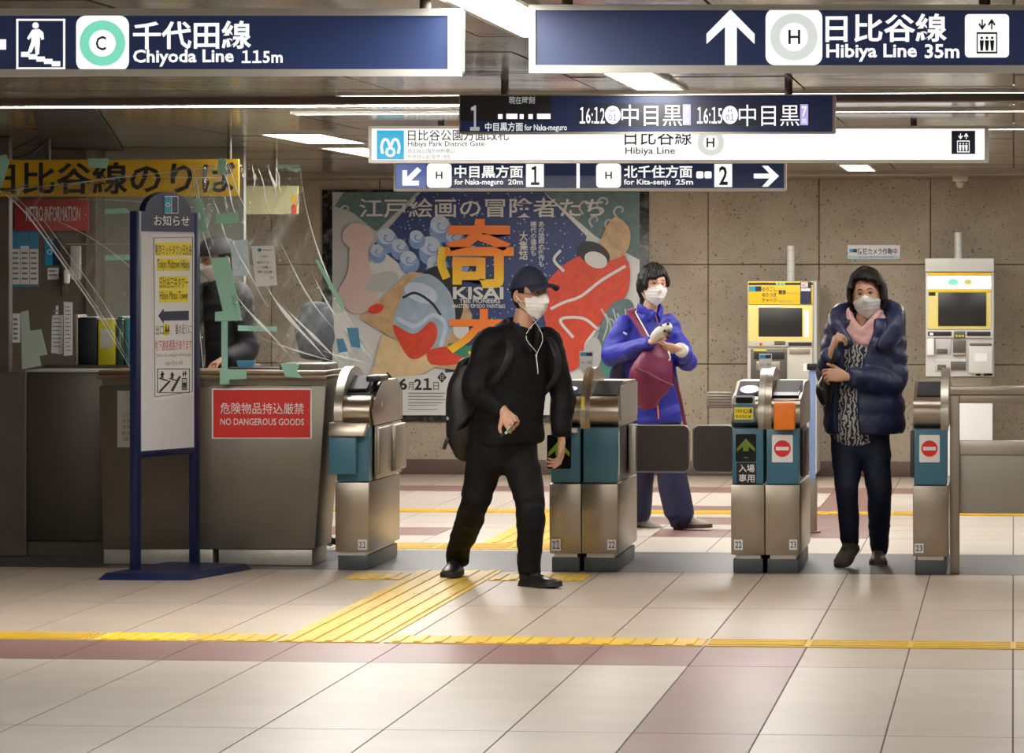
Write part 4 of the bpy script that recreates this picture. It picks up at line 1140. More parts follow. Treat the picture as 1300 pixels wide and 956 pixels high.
mb = MB('navyprint'); poly(mb, Sp, [(200.5, 401), (207, 392), (207, 395.5), (239, 394.5), (239, 406.5), (207, 407), (207, 410.5)], .002); mb.build('arrow', t, smooth=0)
letter(t, Sp, '出口', (197, 413, 207, 425), 'ink', .0, .003)
letter(t, Sp, 'A4', (208, 413, 214, 424), 'ink', .03, .005)
letter(t, Sp, '番の近くに', (222, 412, 242, 424), 'ink', .0, .003)
letter(t, Sp, '地下連絡通路があります', (196, 432, 243, 444), 'redink', .0, .003)
letter(t, Sp, 'There is an underground passage', (197, 449, 242, 453), 'greyink', 0, .003)
letter(t, Sp, 'near Exit A4', (209, 458, 231, 463), 'greyink', 0, .003)
mb = MB('ink')
for r in ((199, 468, 240, 468.8), (199, 498, 240, 498.8), (199, 468, 199.6, 498.8), (239.5, 467.5, 240, 498)): rect(mb, Sp, *r, h=.0022)
icon_man_stairs(mb, Sp, 201, 471, 12, .0025); icon_man_stairs(mb, Sp, 214, 472, 11, .0025); icon_lift(mb, Sp, 230, 470, 237, 495, .0025, 'ink', 'paper')
poly(mb, Sp, [(201, 497), (214, 483), (216, 484), (203, 498)], .0026); poly(mb, Sp, [(216, 496), (227, 477), (229, 478), (219, 497)], .0026)
mb.build('pictogram', t, smooth=0)
# base plate
c1, c2, c3, c4 = FL(124, 736.5), FL(243, 737), FL(320, 723), FL(214, 720)
mb = MB('navyframe')
zz = Vector((0, 0, 1)); cc = (c1 + c2 + c3 + c4) / 4
top = [cc + (c - cc) * .9 + zz * .034 for c in (c1, c2, c3, c4)]; bot = [c + zz * .001 for c in (c1, c2, c3, c4)]
mb.add(bot + top, [[0, 1, 2, 3], [4, 5, 6, 7], [0, 1, 5, 4], [1, 2, 6, 5], [2, 3, 7, 6], [3, 0, 4, 7]])
mb.build('base', t, smooth=0)
# ================================================================ TICKET GATES
YG = 22.42
M['deck'] = mat('dark_matt_deck', (.02, .024, .027), .6, spec=.15)
def yz(mb, pts, x0, x1, bev=0):
    mb.prism([(x0, y, z) for y, z in pts], (x1 - x0, 0, 0), bev); return mb
def gate_half(t, x0, x1, Y, steel='steel', teal=True, dark_side=None, number=None, nside='l', arch=None):
    b = MB('slate'); b.box(x0 + .012, x1 - .012, Y + .03, Y + 1.12, .002, .078, .004); b.build('plinth', t)
    b = MB('frame_al'); b.box(x0 + .025, x1 - .025, Y + .035, Y + 1.1, .078, .098); b.build('plinth_strip', t)
    b = MB(steel); yz(b, [(Y + .016, .098), (Y + .006, .20), (Y, .33), (Y, .468), (Y + 1.14, .468), (Y + 1.14, .098)], x0 + .002, x1 - .002, .003); b.build('cabinet', t)
    b = MB('steel_dark'); b.box(x0 + .02, x1 - .02, Y + .06, Y + 1.12, .468, .77); b.build('core', t, smooth=0)
    b = MB('teal'); b.box(x0 + .008, x1 - .008, Y + .02, Y + .16, .472, .765, .006); b.build('front_panel', t)
    pts = [(Y + .09, .768)]
    for k in range(11):
        a = -pi / 2 - pi * k / 10
        pts.append((Y + .09 + .085 * cos(a), .846 - .078 * -sin(a) if False else .846 + .078 * sin(a)))
    pts += [(Y + .34, .955), (Y + .50, 1.0), (Y + 1.05, 1.0), (Y + 1.15, .96), (Y + 1.15, .768)]
    b = MB(steel); yz(b, pts, x0 + .002, x1 - .002); b.build('head', t, smooth=35)
    b = MB('deck'); b.prism([(x0 + .02, Y + .15, .932), (x1 - .02, Y + .15, .932), (x1 - .02, Y + .485, .998), (x0 + .02, Y + .485, .998)], (0, -.001, .006)); b.build('deck_glass', t, smooth=0)
def arch_band(t, x0, x1, Y, m='steel_bright'):
    o = [(Y + .02, .76), (Y - .004, .80), (Y - .008, .86), (Y + .02, .92), (Y + .09, .985), (Y + .2, 1.045), (Y + .34, 1.075), (Y + .55, 1.075), (Y + .72, 1.04), (Y + .86, .99)]
    i_ = [(Y + .86, .93), (Y + .55, .95), (Y + .25, .93), (Y + .1, .9), (Y + .05, .85), (Y + .05, .76)]
    o = cat([(a, c, 0) for a, c in o], 4); i_ = cat([(a, c, 0) for a, c in i_[::-1]], 4)
    n = len(o); i_ = [i_[min(len(i_) - 1, round(k * (len(i_) - 1) / (n - 1)))] for k in range(n)]
    vs = [Vector((x, v.x, v.y)) for x in (x0, x1) for cv in (o, i_) for v in cv]; fs = []
    for k in range(n - 1):
        fs += [[k, k + 1, 2 * n + k + 1, 2 * n + k], [n + k, 3 * n + k, 3 * n + k + 1, n + k + 1], [k, n + k, n + k + 1, k + 1], [2 * n + k, 2 * n + k + 1, 3 * n + k + 1, 3 * n + k]]
    fs += [[0, 2 * n, 3 * n, n], [n - 1, 2 * n - 1, 4 * n - 1, 3 * n - 1]]
    b = MB(m); b.add(vs, fs); return b.build('arch_band', t, smooth=30)
def flap(t, x0, x1, Y, z0=.50, z1=.75):
    b = MB('brown_flap')
    pts = []; r = .03
    for cx, cz, a0 in ((x1 - r, z1 - r, 0), (x0 + r, z1 - r, 90), (x0 + r, z0 + r, 180), (x1 - r, z0 + r, 270)):
        for k in range(6): a = radians(a0 + 18 * k); pts.append((cx + r * cos(a), Y, cz + r * sin(a)))
    b.prism(pts, (0, .028, 0)); o = b.build('flap', t, label='brown padded gate flap')
    b = MB('frame_al'); ps = [Vector(p) + Vector((0, .014, 0)) for p in pts] + [Vector(pts[0]) + Vector((0, .014, 0))]
    for p, q in zip(ps[:-1], ps[1:]):
        if (q - p).length > 1e-5: b.loft([p, q], [(.006, .016), (.006, .016)], side=(Vector((0, 1, 0)).cross((q - p).normalized())), seg=8, n=1, caps=(0, 0))
    b.build('edge_trim', o, smooth=0)
def number(t, Y, a, b_, c, d, s_):
    S = front(Y - .001)
    m = MB('paper'); rect(m, S, a, b_, c, d, t=.002); o = m.build('number_plate', t, smooth=0)
    text(MB('ink'), S, s_, (a + 1.5, b_ + 2.2, c - 1.5, d - 2.2), None, .008, .003).build('lettering', o, smooth=0)
def ic_tag(t, S, a, b_, c, d):
    m = MB('white'); rect(m, S, a, b_, c, d, t=.004); m.use('cyan'); rect(m, S, a + 1, b_ + 1.5, (a + c) / 2, b_ + 6, h=.004); m.use('navyprint'); rect(m, S, (a + c) / 2, b_ + 1.5, c - 1, b_ + 6, h=.004)
    m.build('tag_plate', t, smooth=0)
    letter(t, S, 'ICカード専用', (a + 1.5, b_ + 12, c - 1.5, b_ + 16.5), 'navyprint', .0, .005)
def lane_display(t, Y, a, b_, c, d):
    S = front(Y + .019)
    m = MB('blackgloss'); rect(m, S, a, b_, c, d, t=.003, r=2); m.build('display', t, smooth=0)
    W, H_ = c - a, d - b_
    m = MB('e_arrow'); poly(m, S, [(a + x * W, b_ + y * H_) for x, y in ((.5, .16), (.94, .52), (.94, .64), (.64, .46), (.64, .62), (.36, .62), (.36, .46), (.06, .64), (.06, .52))], .003); m.build('arrow', t, smooth=0)
    m = MB('e_arrow'); rect(m, S, a + .38 * W, b_ + .84 * H_, a + .62 * W, b_ + .87 * H_, h=.003, t=.001); m.build('arrow', t, smooth=0)
def no_entry(t, Y, a, b_, c, d):
    S = front(Y + .019)
    m = MB('white'); rect(m, S, a, b_, c, d, t=.002, r=1.5); m.build('card', t, smooth=0)
    cx, cy = (a + c) / 2, (b_ + d) / 2
    m = MB('red'); disc(m, S, cx, cy, (c - a) * .40, h=.002); m.use('white'); rect(m, S, cx - (c - a) * .31, cy - 2.3, cx + (c - a) * .31, cy + 2.3, h=.004, t=.001); m.build('no_entry_mark', t, smooth=0)

xs = lambda px: P(px, 600, YG).x
# gate with numbers 21 | 22
xa, xb, xc = xs(697), xs(738), xs(785)
t = thing('ticket_gate', 'steel ticket gate numbered 21 and 22, behind the walking man', 'ticket gate', ((xa + xc) / 2, YG + .5, 0), 'ticket gates')
gate_half(t, xa, xb, YG); gate_half(t, xb, xc, YG)
arch_band(t, xb - .006, xb + .02, YG); arch_band(t, xb + .021, xb + .045, YG, 'steel')
m = MB('ylabel'); S = front(YG + .012)
m.prism([(xb - .0, YG - .013, .86), (xb + .016, YG - .013, .86), (xb + .016, YG + .012, .93), (xb - .0, YG + .012, .93)], (0, -.002, .001)); m.build('yellow_label', t, smooth=0)
m = MB('steel_bright'); m.box(xc, xc + .004, YG + .12, YG + 1.12, .80, .985); m.build('side_plate', t, smooth=0)
number(t, YG - .0, 700, 684, 712, 699, '21'); number(t, YG, 771, 685, 782, 698, '22')
lane_display(t, YG, 694.5, 552, 725, 595)
b = MB('frame_al'); b.box(xa + .01, xb - .02, YG - .03, YG + .06, .74, .765, .004); b.build('shelf', t)
b = MB('e_reader'); 
S_top = Surf(((xa + xb) / 2 - .02, YG + .25, .962), (1, 0, 0), (0, 1, .16))
for k in range(28):
    a0, a1 = 2 * pi * k / 28, 2 * pi * (k + 1) / 28
    b.prism([S_top.at(r * cos(g) * 1.0, r * sin(g) * 1.2, .003) for r, g in ((.03, a0), (.06, a0), (.06, a1), (.03, a1))], S_top.n * .003)
b.build('reader_ring', t, smooth=0)
S = front(YG + .5); ic_tag(t, S, 736, 446, 753, 470)
c_ = P(744, 470, YG + .5); MB('frame_al').box(c_.x - .02, c_.x + .02, YG + .5, YG + .52, 1.05, c_.z + .02).build('tag_holder', t, smooth=0)
b = MB('white'); b.box(xc - .024, xc - .006, YG + .10, YG + .14, .51, .745, .003); b.build('edge_lamp', t)
flap(t, P(800, 560, 23.2).x - .02, P(874.5, 560, 23.2).x, 23.2)
b = MB('frame_al'); b.box(xc - .01, xc + .03, 23.13, 23.25, .49, .76, .004); b.build('hinge_post', t)
# gate with 22 | 23
xa, xb, xc = xs(927.5), xs(971), xs(1016)
t = thing('ticket_gate', 'ticket gate with an orange box and a green entry arrow', 'ticket gate', ((xa + xc) / 2, YG + .5, 0), 'ticket gates')
gate_half(t, xa, xb, YG); gate_half(t, xb, xc, YG)
arch_band(t, xb - .036, xb - .002, YG); arch_band(t, xb, xb + .034, YG, 'steel')
number(t, YG, 932, 685, 943, 698, '22'); number(t, YG, 1002, 685, 1012, 698, '23')
lane_display(t, YG, 934, 551, 960, 586)
S = front(YG + .019)
m = MB('ink'); rect(m, S, 935, 587.5, 960, 614, t=.003); m.build('entry_plate', t, smooth=0)
letter(t, S, '入場', (938, 589.5, 958, 599.5), 'white', .012, .0035); letter(t, S, '専用', (938, 602, 958, 612.5), 'white', .012, .0035)
no_entry(t, YG, 980, 552, 1006.5, 587)
Sn = front(YG - .012)
m = MB('teal'); rect(m, Sn, 931, 513, 958.5, 536, t=.02, r=3); m.build('label_holder', t)
m = MB('ylabel'); rect(m, Sn, 932.5, 517, 956.5, 532.5, h=.02, t=.002); m.build('yellow_label', t, smooth=0)
letter(t, Sn, '定期券', (934, 519, 943, 524), 'ink', .0, .0225); letter(t, Sn, 'IC入場', (944, 518.5, 955, 525), 'ink', .03, .0225); letter(t, Sn, '専用改札機', (934, 526.5, 954, 531), 'ink', .0, .0225)
m = MB('greyplastic'); rect(m, front(YG + .02), 931, 502, 958.5, 514, t=.02, r=3); m.build('bezel', t)
m = MB('blackgloss'); rect(m, front(YG - .001), 934, 504.5, 956, 512, t=.002, r=2); m.build('small_screen', t)
S_top = Surf((P(948, 500, YG).x, YG + .24, .962), (1, 0, 0), (0, 1, .19))
b = MB('e_reader')
for k in range(28):
    a0, a1 = 2 * pi * k / 28, 2 * pi * (k + 1) / 28
    b.prism([S_top.at(r * cos(g) * .85, r * sin(g) * 1.6, .003) for r, g in ((.0, a0), (.058, a0), (.058, a1), (.0, a1))], S_top.n * .003)
b.build('reader_ring', t, smooth=0)
m = MB('orange'); x0, x1, z0, z1 = RC(982, 511, 1009, 546, YG - .04); m.box(x0, x1, YG - .05, YG + .05, z0, z1, .012, 3); m.build('orange_cover', t)
m = MB('deck'); x0, x1, z0, z1 = RC(979, 485, 1018, 497, YG + .3); m.prism([(x0, YG + .3, z0), (x1, YG + .3, z0), (x1, YG + .5, z1), (x0, YG + .5, z1)], (0, 0, .004)); m.build('screen', t, smooth=0)
m = MB('slate'); x0, x1, z0, z1 = RC(978, 497, 1015, 510, YG + .2); m.prism([(x0, YG + .1, .935), (x1, YG + .1, .935), (x1, YG + .3, .957), (x0, YG + .3, .957)], (0, 0, .004)); m.build('ticket_slot', t, smooth=0)
ic_tag(t, front(YG + .5), 964, 449, 980, 471)
c_ = P(972, 470, YG + .5); MB('frame_al').box(c_.x - .02, c_.x + .02, YG + .5, YG + .52, 1.05, c_.z + .02).build('tag_holder', t, smooth=0)
b = MB('white'); b.box(xa + .004, xa + .024, YG + .10, YG + .14, .51, .745, .003); b.build('edge_lamp', t)
flap(t, P(880, 560, 23.2).x, P(932, 560, 23.2).x, 23.2)
b = MB('brown_flap'); b.box(xc - .01, xc + .012, YG + .25, YG + .75, .50, .75, .01); b.build('flap', t, label='folded brown gate flap seen edge on')
# gate 23 at the barrier
xa, xb = xs(1158.5), xs(1204)
t = thing('ticket_gate', 'narrow ticket gate numbered 23 beside the steel barrier', 'ticket gate', ((xa + xb) / 2, YG + .5, 0), 'ticket gates')
gate_half(t, xa, xb, YG); arch_band(t, xs(1194), xb, YG)
number(t, YG, 1161, 690, 1172.5, 702, '23'); no_entry(t, YG, 1167, 552, 1193, 587)
b = MB('brown_flap'); b.box(xa - .018, xa + .012, YG + .25, YG + .75, .50, .75, .01); b.build('flap', t, label='folded brown gate flap seen edge on')
# gate 21 at the counter
xa, xb = xs(425), xs(469)
t = thing('ticket_gate', 'ticket gate numbered 21 with a steel side, beside the counter', 'ticket gate', ((xa + xb) / 2, YG + .5, 0), 'ticket gates')
gate_half(t, xa, xb, YG); arch_band(t, xa - .004, xa + .042, YG)
S = front(YG - .05)
b = MB('teal'); x0, x1, z0, z1 = RC(417.5, 552, 452, 602, YG - .05); b.box(x0, x1, YG - .05, YG + .1, z0, z1, .006); b.build('front_box', t)
x0, x1, z0, z1 = RC(417, 537, 466, 554, YG - .06); b = MB('steel'); b.prism([(x0, YG - .07, z0), (x1 - .02, YG - .07, z0), (x1, YG - .05, z1), (x0, YG - .05, z1)], (0, .18, 0), .004); b.build('shelf', t)
number(t, YG, 454.5, 685, 466, 698, '21')
x0, x1, z0, z1 = RC(438, 484, 466, 493, YG + .2)
b = MB('deck'); b.prism([(x0, YG + .18, .955), (x1, YG + .18, .955), (x1, YG + .45, 1.02), (x0, YG + .45, 1.02)], (0, 0, .01)); b.build('screen', t, smooth=0)
b = MB('black'); b.box(xb - .05, xb + .03, YG + .2, YG + .5, 1.0, 1.035, .01); b.build('display', t)
b = MB('steel'); yz(b, [(Y_, z) for Y_, z in ((YG + .1, .77), (YG + .04, .86), (YG + .2, .94), (YG + .45, 1.015), (YG + .95, .99), (YG + 1.15, .93), (YG + 1.16, .77))], xb, xb + .012, .003); b.build('side_plate', t)
b = MB('steel_dull'); b.box(xb - .004, xb + .012, YG + .18, YG + 1.12, .475, .765, .006); b.build('side_door', t)
b = MB('steel_dull'); b.box(xb, xb + .028, YG + .2, YG + .62, .50, .755, .012); b.build('flap', t, label='folded steel grey gate flap')
b = MB('steel_dull'); b.box(xb, xb + .05, YG + .66, YG + 1.05, .50, .755, .012); b.build('flap', t, label='folded steel grey gate flap')
b = MB('frame_al'); b.box(xb + .01, xb + .016, YG + .35, YG + .37, .86, .89); b.build('lock', t)

# ================================================================ STEEL BARRIER
YR = 22.5
x0, x1, z0, z1 = RC(1206, 502, 1218, 734, YR); xe = P(1345, 600, YR).x
t = thing('barrier', 'brushed steel barrier fence beside the narrow ticket gate', 'barrier', ((x0 + xe) / 2, YR, 0))
b = MB('steel_dull'); b.box(x0, x1, YR, YR + .09, .001, z1, .004); b.build('post', t)
b = MB('steel_dull'); b.box(xe - .06, xe, YR, YR + .09, .001, z1, .004); b.build('post', t)
_, _, a, c = RC(1206, 490.5, 1300, 501, YR)
b = MB('steel'); b.box(x0, xe, YR - .01, YR + .12, a, c, .006); b.build('top_rail', t)
_, _, a, c = RC(1206, 501, 1300, 512, YR)
b = MB('steel_dull'); b.box(x0 + .01, xe, YR + .01, YR + .09, a, c, .004); b.build('upper_rail', t)
_, _, a, c = RC(1218, 560, 1300, 577, YR)
b = MB('steel_bright'); b.box(x1, xe - .06, YR + .01, YR + .08, a, c, .004); b.build('mid_rail', t)
_, _, a2, c2 = RC(1218, 577, 1300, 652, YR)
M['panelgrey'] = mat('satin_steel_panel', (.36, .335, .29), .5, .5, var=.06, vscale=6)
b = MB('panelgrey'); b.box(x1, xe - .06, YR + .025, YR + .06, a2, a + .001, .003); b.build('panel', t)

# ================================================================ FARE MACHINES
YMc = 32.55
def RB(name, t, a, b_, c, d, y0, y1, m, bev=.004, label=None):
    x0, x1, z0, z1 = RC(a, b_, c, d, YMc + y0)
    return MB(m).box(x0, x1, YMc + y0, YMc + y1, z0, z1, bev).build(name, t, label=label)
# machine by the woman's shoulder (yellow head)
p = P(991, 500, YMc)
t = thing('fare_machine', 'yellow headed fare adjustment machine behind the orange box gate', 'fare machine', (p.x, YMc + .2, 0), 'fare machines')
RB('body', t, 948.5, 357, 1033, 601, 0, .6, 'creamgrey', .01)
RB('side_trim', t, 1031.5, 357, 1037, 601, .02, .6, 'greyplastic', .004)
RB('header', t, 950, 357, 1032, 386.5, -.02, .05, 'yellow', .004)
S = front(YMc - .021)
m = MB('navyprint'); rect(m, S, 950.5, 359, 1032, 361.8, t=.002); rect(m, S, 1016, 358, 1030, 386, h=.0, t=.003); m.build('header_band', t, smooth=0)
m = MB('e_green'); 
for k in range(3): rect(m, S, 985 + 4.2 * k, 359.4, 988.4 + 4.2 * k, 361.4, h=.002, t=.001)
m.build('indicator_lamp', t, smooth=0)
m = MB('cyan'); rect(m, S, 951, 363.5, 959, 370, t=.002); m.use('navyprint'); rect(m, S, 959, 363.5, 966.5, 370, t=.002); m.build('emblem', t, smooth=0)
letter(t, S, 'のりこし', (967.5, 364.5, 986, 370), 'ink', .012); letter(t, S, 'のりつぎ', (967.5, 371.5, 986, 377), 'ink', .012); letter(t, S, 'チャージ', (967.5, 378.5, 986, 384), 'ink', .012)
letter(t, S, '精算', (988.5, 368, 998, 374), 'ink', .012); letter(t, S, 'Fare Adjustment', (999, 371, 1014, 373.5), 'greyink'); letter(t, S, 'Charge IC Card', (987, 381, 1005, 384), 'greyink')
m = MB('white'); rect(m, S, 1017, 358.5, 1025.5, 365, h=.003); rect(m, S, 1017, 366, 1029, 369.5, h=.003); m.build('card_mark', t, smooth=0)
letter(t, S, 'IC', (1018.5, 359.5, 1024.5, 364.2), 'red', .03, .0055)
RB('face_panel', t, 950, 387, 1031.5, 433, -.012, .03, 'paleyellow', .003)
RB('screen', t, 963, 391, 1018.5, 427.5, -.016, .0, 'screen', .003)
RB('white_strip', t, 962, 388.5, 992, 390.3, -.016, 0, 'white', .001)
m = MB('white'); Sw = front(YMc - .0125); rect(m, Sw, 1021, 394, 1027, 428, t=.002); m.build('sticker', t, smooth=0)
RB('control_strip', t, 950, 433, 1031.5, 440, -.02, .03, 'creamgrey', .003)
RB('card_slot', t, 1001, 434.5, 1030.5, 439, -.024, 0, 'black', .002); RB('coin_slot', t, 983, 433, 997, 438, -.024, 0, 'steel_dark', .002)
m = MB('red'); disc(m, front(YMc - .021), 966, 437, 2, t=.003); m.build('button', t, smooth=0)
RB('dispenser_bay', t, 953, 443, 999, 487, -.004, .1, 'steel_dark', .003)
RB('lit_slot', t, 956.5, 443.5, 973, 446, -.012, .0, 'lime', .001)
RB('receipt_mouth', t, 957, 447, 996, 456, -.012, .0, 'black', .002); RB('ticket_mouth', t, 960, 459, 990, 470, -.012, 0, 'steel_dull', .002)
RB('bill_unit', t, 1000, 441, 1031.5, 485, -.03, .03, 'creamgrey', .006)
RB('bill_tray', t, 1002, 442, 1028, 449, -.045, 0, 'steel_dull', .003)
m = MB('paper'); rect(m, front(YMc - .031), 1020, 461.5, 1029, 471, t=.002); m.build('sticker', t, smooth=0)
RB('foot', t, 951, 601, 1033, 610, .03, .55, 'slate', .003)
p1 = P(1003.5, 357, YMc + .2)
def pole(lab, px, y0, y1):
    Yp = YMc + .25
    a = P(px, y1, Yp); b_ = P(px, y0, Yp)
    m = MB('pole'); m.cyl((a.x, Yp, a.z - .03), (a.x, Yp, b_.z), .032)
    o = m.build('signal_pole', t)
    m = MB('frame_al')
    for k in range(3):
        z = a.z + (b_.z - a.z) * (.25 + .3 * k); m.cyl((a.x, Yp, z), (a.x, Yp, z + .012), .034)
    m.build('ring', o)
pole('', 1004, 312, 357)
# machine with the white lit header
p = P(1218, 500, YMc)
t = thing('fare_machine', 'grey fare machine with a bright white lit header by the barrier', 'fare machine', (p.x, YMc + .2, 0), 'fare machines')
RB('body', t, 1175, 345, 1262, 478, 0, .5, 'ltgrey', .008)
RB('head_box', t, 1174.5, 328, 1262, 345, -.04, .5, 'ltgrey', .006)
RB('top_band', t, 1178, 346, 1258, 350, -.02, .02, 'yellow', .002)
S = front(YMc - .012)
m = MB('e_wpanel'); rect(m, S, 1178, 350.5, 1258, 366.5, t=.01); m.build('lit_header', t, smooth=0)
m = MB('e_green'); disc(m, S, 1210, 358, 6.5, 4, h=.01); m.use('paleyellow'); disc(m, S, 1229, 358, 5, 3.4, h=.01); m.build('header_mark', t, smooth=0)
RB('face_panel', t, 1178, 367.5, 1258, 418, -.012, .02, 'paleyellow', .003)
RB('yellow_band', t, 1178, 367.5, 1258, 371, -.016, .0, 'yellow', .001)
RB('screen', t, 1191, 371.5, 1252, 414, -.02, .0, 'screen', .003)
m = MB('ink'); rect(m, S, 1179, 370.5, 1187.5, 375.5, t=.003); m.build('tag_mark', t, smooth=0)
RB('control_strip', t, 1176, 419, 1261, 429, -.02, .02, 'ltgrey', .003)
RB('card_slot', t, 1178, 421, 1208, 426.5, -.026, 0, 'black', .002); RB('card_slot', t, 1227.5, 421, 1257.5, 426.5, -.026, 0, 'black', .002)
RB('coin_slot', t, 1211, 420.5, 1225.5, 429, -.026, 0, 'steel_dark', .002)
m = MB('lime'); 
for k in range(3): disc(m, front(YMc - .027), 1214.5 + 4 * k, 426.5, 1.6, t=.002, n=12)
m.build('lamp_dot', t, smooth=0)
m = MB('white'); disc(m, front(YMc - .027), 1182.5, 424, 2.6, 1.8, t=.002, n=14); m.build('button', t, smooth=0)
RB('handset_box', t, 1176.5, 429.5, 1186, 451, -.05, 0, 'white', .008)
RB('coin_bay', t, 1187, 430, 1207, 450, -.012, .02, 'greyplastic', .004); RB('coin_mouth', t, 1189, 443, 1203, 449, -.018, 0, 'steel_dark', .002)
RB('ticket_bay', t, 1210, 432, 1226, 452, -.012, .02, 'steel_dark', .004); RB('ticket_tray', t, 1210, 448, 1226, 451.5, -.03, 0, 'steel_dull', .002)
RB('bill_unit', t, 1230, 438, 1260, 474, -.05, 0, 'ltgrey', .006)
RB('bill_mouth', t, 1231, 436, 1259, 439, -.055, 0, 'steel_dark', .002)
m = MB('paper'); rect(m, front(YMc - .051), 1237, 448, 1253, 459, t=.002); m.build('sticker', t, smooth=0)
RB('change_bay', t, 1187, 456, 1227, 471, -.014, .02, 'greyplastic', .004); RB('change_mouth', t, 1190, 463, 1201, 470, -.02, 0, 'steel_dark', .002); RB('receipt_mouth', t, 1207, 459, 1226, 470, -.02, 0, 'steel_dark', .002)
m = MB('ink'); rect(m, front(YMc - .001), 1239, 474.5, 1245, 477, t=.002); rect(m, front(YMc - .001), 1249, 474.5, 1260, 477, t=.002); m.build('label_strip', t, smooth=0)
RB('neck', t, 1178, 478, 1259, 490, .05, .45, 'steel_dull', .003)
RB('pedestal', t, 1178, 490, 1260, 609, .02, .48, 'white', .004)
RB('foot', t, 1176, 605, 1262, 612, .0, .5, 'slate', .003)
pole('', 1217, 295, 328)
# slim blue-white post behind the orange box gate
Yq = 26.0
a = P(1030, 690, Yq)
x0, x1, z0, z1 = RC(1026.5, 470, 1035, 610, Yq)
t = thing('sensor_post', 'slim pale blue post standing behind the orange box gate', 'post', ((x0 + x1) / 2, Yq, 0))
M['paleblue'] = mat('pale_blue_enamel', (.26, .36, .62), .4)
MB('paleblue').box(x0, x1, Yq, Yq + .05, z0, z1, .008).build('post', t)
MB('steel_dull').box(x0 - .01, x1 + .01, Yq - .005, Yq + .06, .012, z0, .004).build('foot', t)
MB('steel_dull').box(x0 - .03, x1 + .03, Yq - .02, Yq + .08, .001, .012, .003).build('base', t)
MB('black').box(x0 - .01, x1 + .01, Yq - .01, Yq + .06, z1, z1 + .04, .006).build('cap', t)
# ================================================================ PEOPLE
def skinmat(n, c):
    m, nt, b = new_mat(n)
    b.inputs['Base Color'].default_value = c + (1,); b.inputs['Roughness'].default_value = .5
    b.inputs['Subsurface Weight'].default_value = .08; b.inputs['Subsurface Radius'].default_value = (.01, .004, .002)
    return m
M['skin_m'] = skinmat('tanned_skin', (.50, .27, .17)); M['skin_w'] = skinmat('fair_skin', (.60, .36, .25)); M['skin_o'] = skinmat('warm_skin', (.56, .31, .20))
M['hair'] = mat('black_hair', (.006, .005, .0045), .5, spec=.25, bump=.3, bscale=70, stretch=(3, 3, .5))
M['hair_b'] = mat('dark_brown_hair', (.011, .007, .005), .5, spec=.25, bump=.3, bscale=70, stretch=(3, 3, .5))
M['maskcloth'] = mat('white_mask_cloth', (.78, .77, .76), .7, bump=.1, bscale=80)
M['eyewhite'] = mat('eye_white', (.62, .58, .55), .3); M['iris'] = mat('dark_iris', (.012, .008, .006), .2)
M['black_cloth'] = mat('black_jacket_cloth', (.0042, .0042, .0048), .65, spec=.2, bump=.7, bscale=25)
M['black_trouser'] = mat('black_trouser_cloth', (.004, .004, .0045), .75, spec=.25, bump=.2, bscale=25)
M['black_leather'] = mat('black_shoe_leather', (.010, .010, .011), .35, bump=.1, bscale=40)
M['black_sole'] = mat('black_rubber_sole', (.014, .014, .014), .6)
M['backpack'] = mat('black_backpack_nylon', (.007, .007, .009), .5, bump=.2, bscale=40)
M['capcloth'] = mat('navy_cap_cloth', (.014, .020, .048), .75, bump=.2, bscale=90)
M['bluejacket'] = mat('bright_blue_nylon', (.020, .024, .30), .55, spec=.35, bump=.8, bscale=18)
M['navylayer'] = mat('dark_navy_cloth', (.012, .016, .07), .6)
M['navytrouser'] = mat('navy_trousers_cloth', (.010, .014, .055), .7, bump=.2, bscale=25)
M['maroon'] = mat('maroon_bag_nylon', (.14, .005, .045), .55, bump=.35, bscale=18)
M['maroon_dk'] = mat('dark_maroon_webbing', (.13, .012, .045), .6)
M['greyshoe'] = mat('beige_grey_shoe', (.33, .30, .23), .6, bump=.2, bscale=60); M['brownsole'] = mat('brown_sole', (.09, .05, .04), .6)
M['puffer'] = mat('navy_down_coat_nylon', (.016, .023, .078), .42, bump=.6, bscale=16)
M['jeans'] = mat('dark_navy_denim', (.008, .013, .038), .7, bump=.2, bscale=50)
M['pinkscarf'] = mat('pale_pink_scarf', (.72, .42, .40), .75, var=.2, vscale=40, bump=.3, bscale=30)
M['oliveshoe'] = mat('olive_brown_shoe', (.085, .068, .042), .55, bump=.2, bscale=60)
M['uniform'] = mat('dark_uniform_cloth', (.014, .015, .02), .7)
M['toe_grey'] = mat('pale_grey_knit', (.62, .61, .57), .8, bump=.3, bscale=60)
def blouse():
    m, nt, b = new_mat('black_white_print_cloth')
    tc = nt.nodes.new('ShaderNodeTexCoord'); n = nt.nodes.new('ShaderNodeTexWave'); n.inputs['Scale'].default_value = 14; n.inputs['Distortion'].default_value = 9; n.inputs['Detail'].default_value = 3; n.inputs['Detail Scale'].default_value = 2.2
    nt.links.new(tc.outputs['Object'], n.inputs['Vector'])
    cr = nt.nodes.new('ShaderNodeValToRGB'); e = cr.color_ramp.elements
    e[0].position = .48; e[0].color = (.012, .014, .03, 1); e[1].position = .62; e[1].color = (.55, .54, .52, 1)
    nt.links.new(n.outputs['Fac'], cr.inputs[0]); nt.links.new(cr.outputs[0], b.inputs['Base Color']); b.inputs['Roughness'].default_value = .7
    return m
M['blouse'] = blouse()

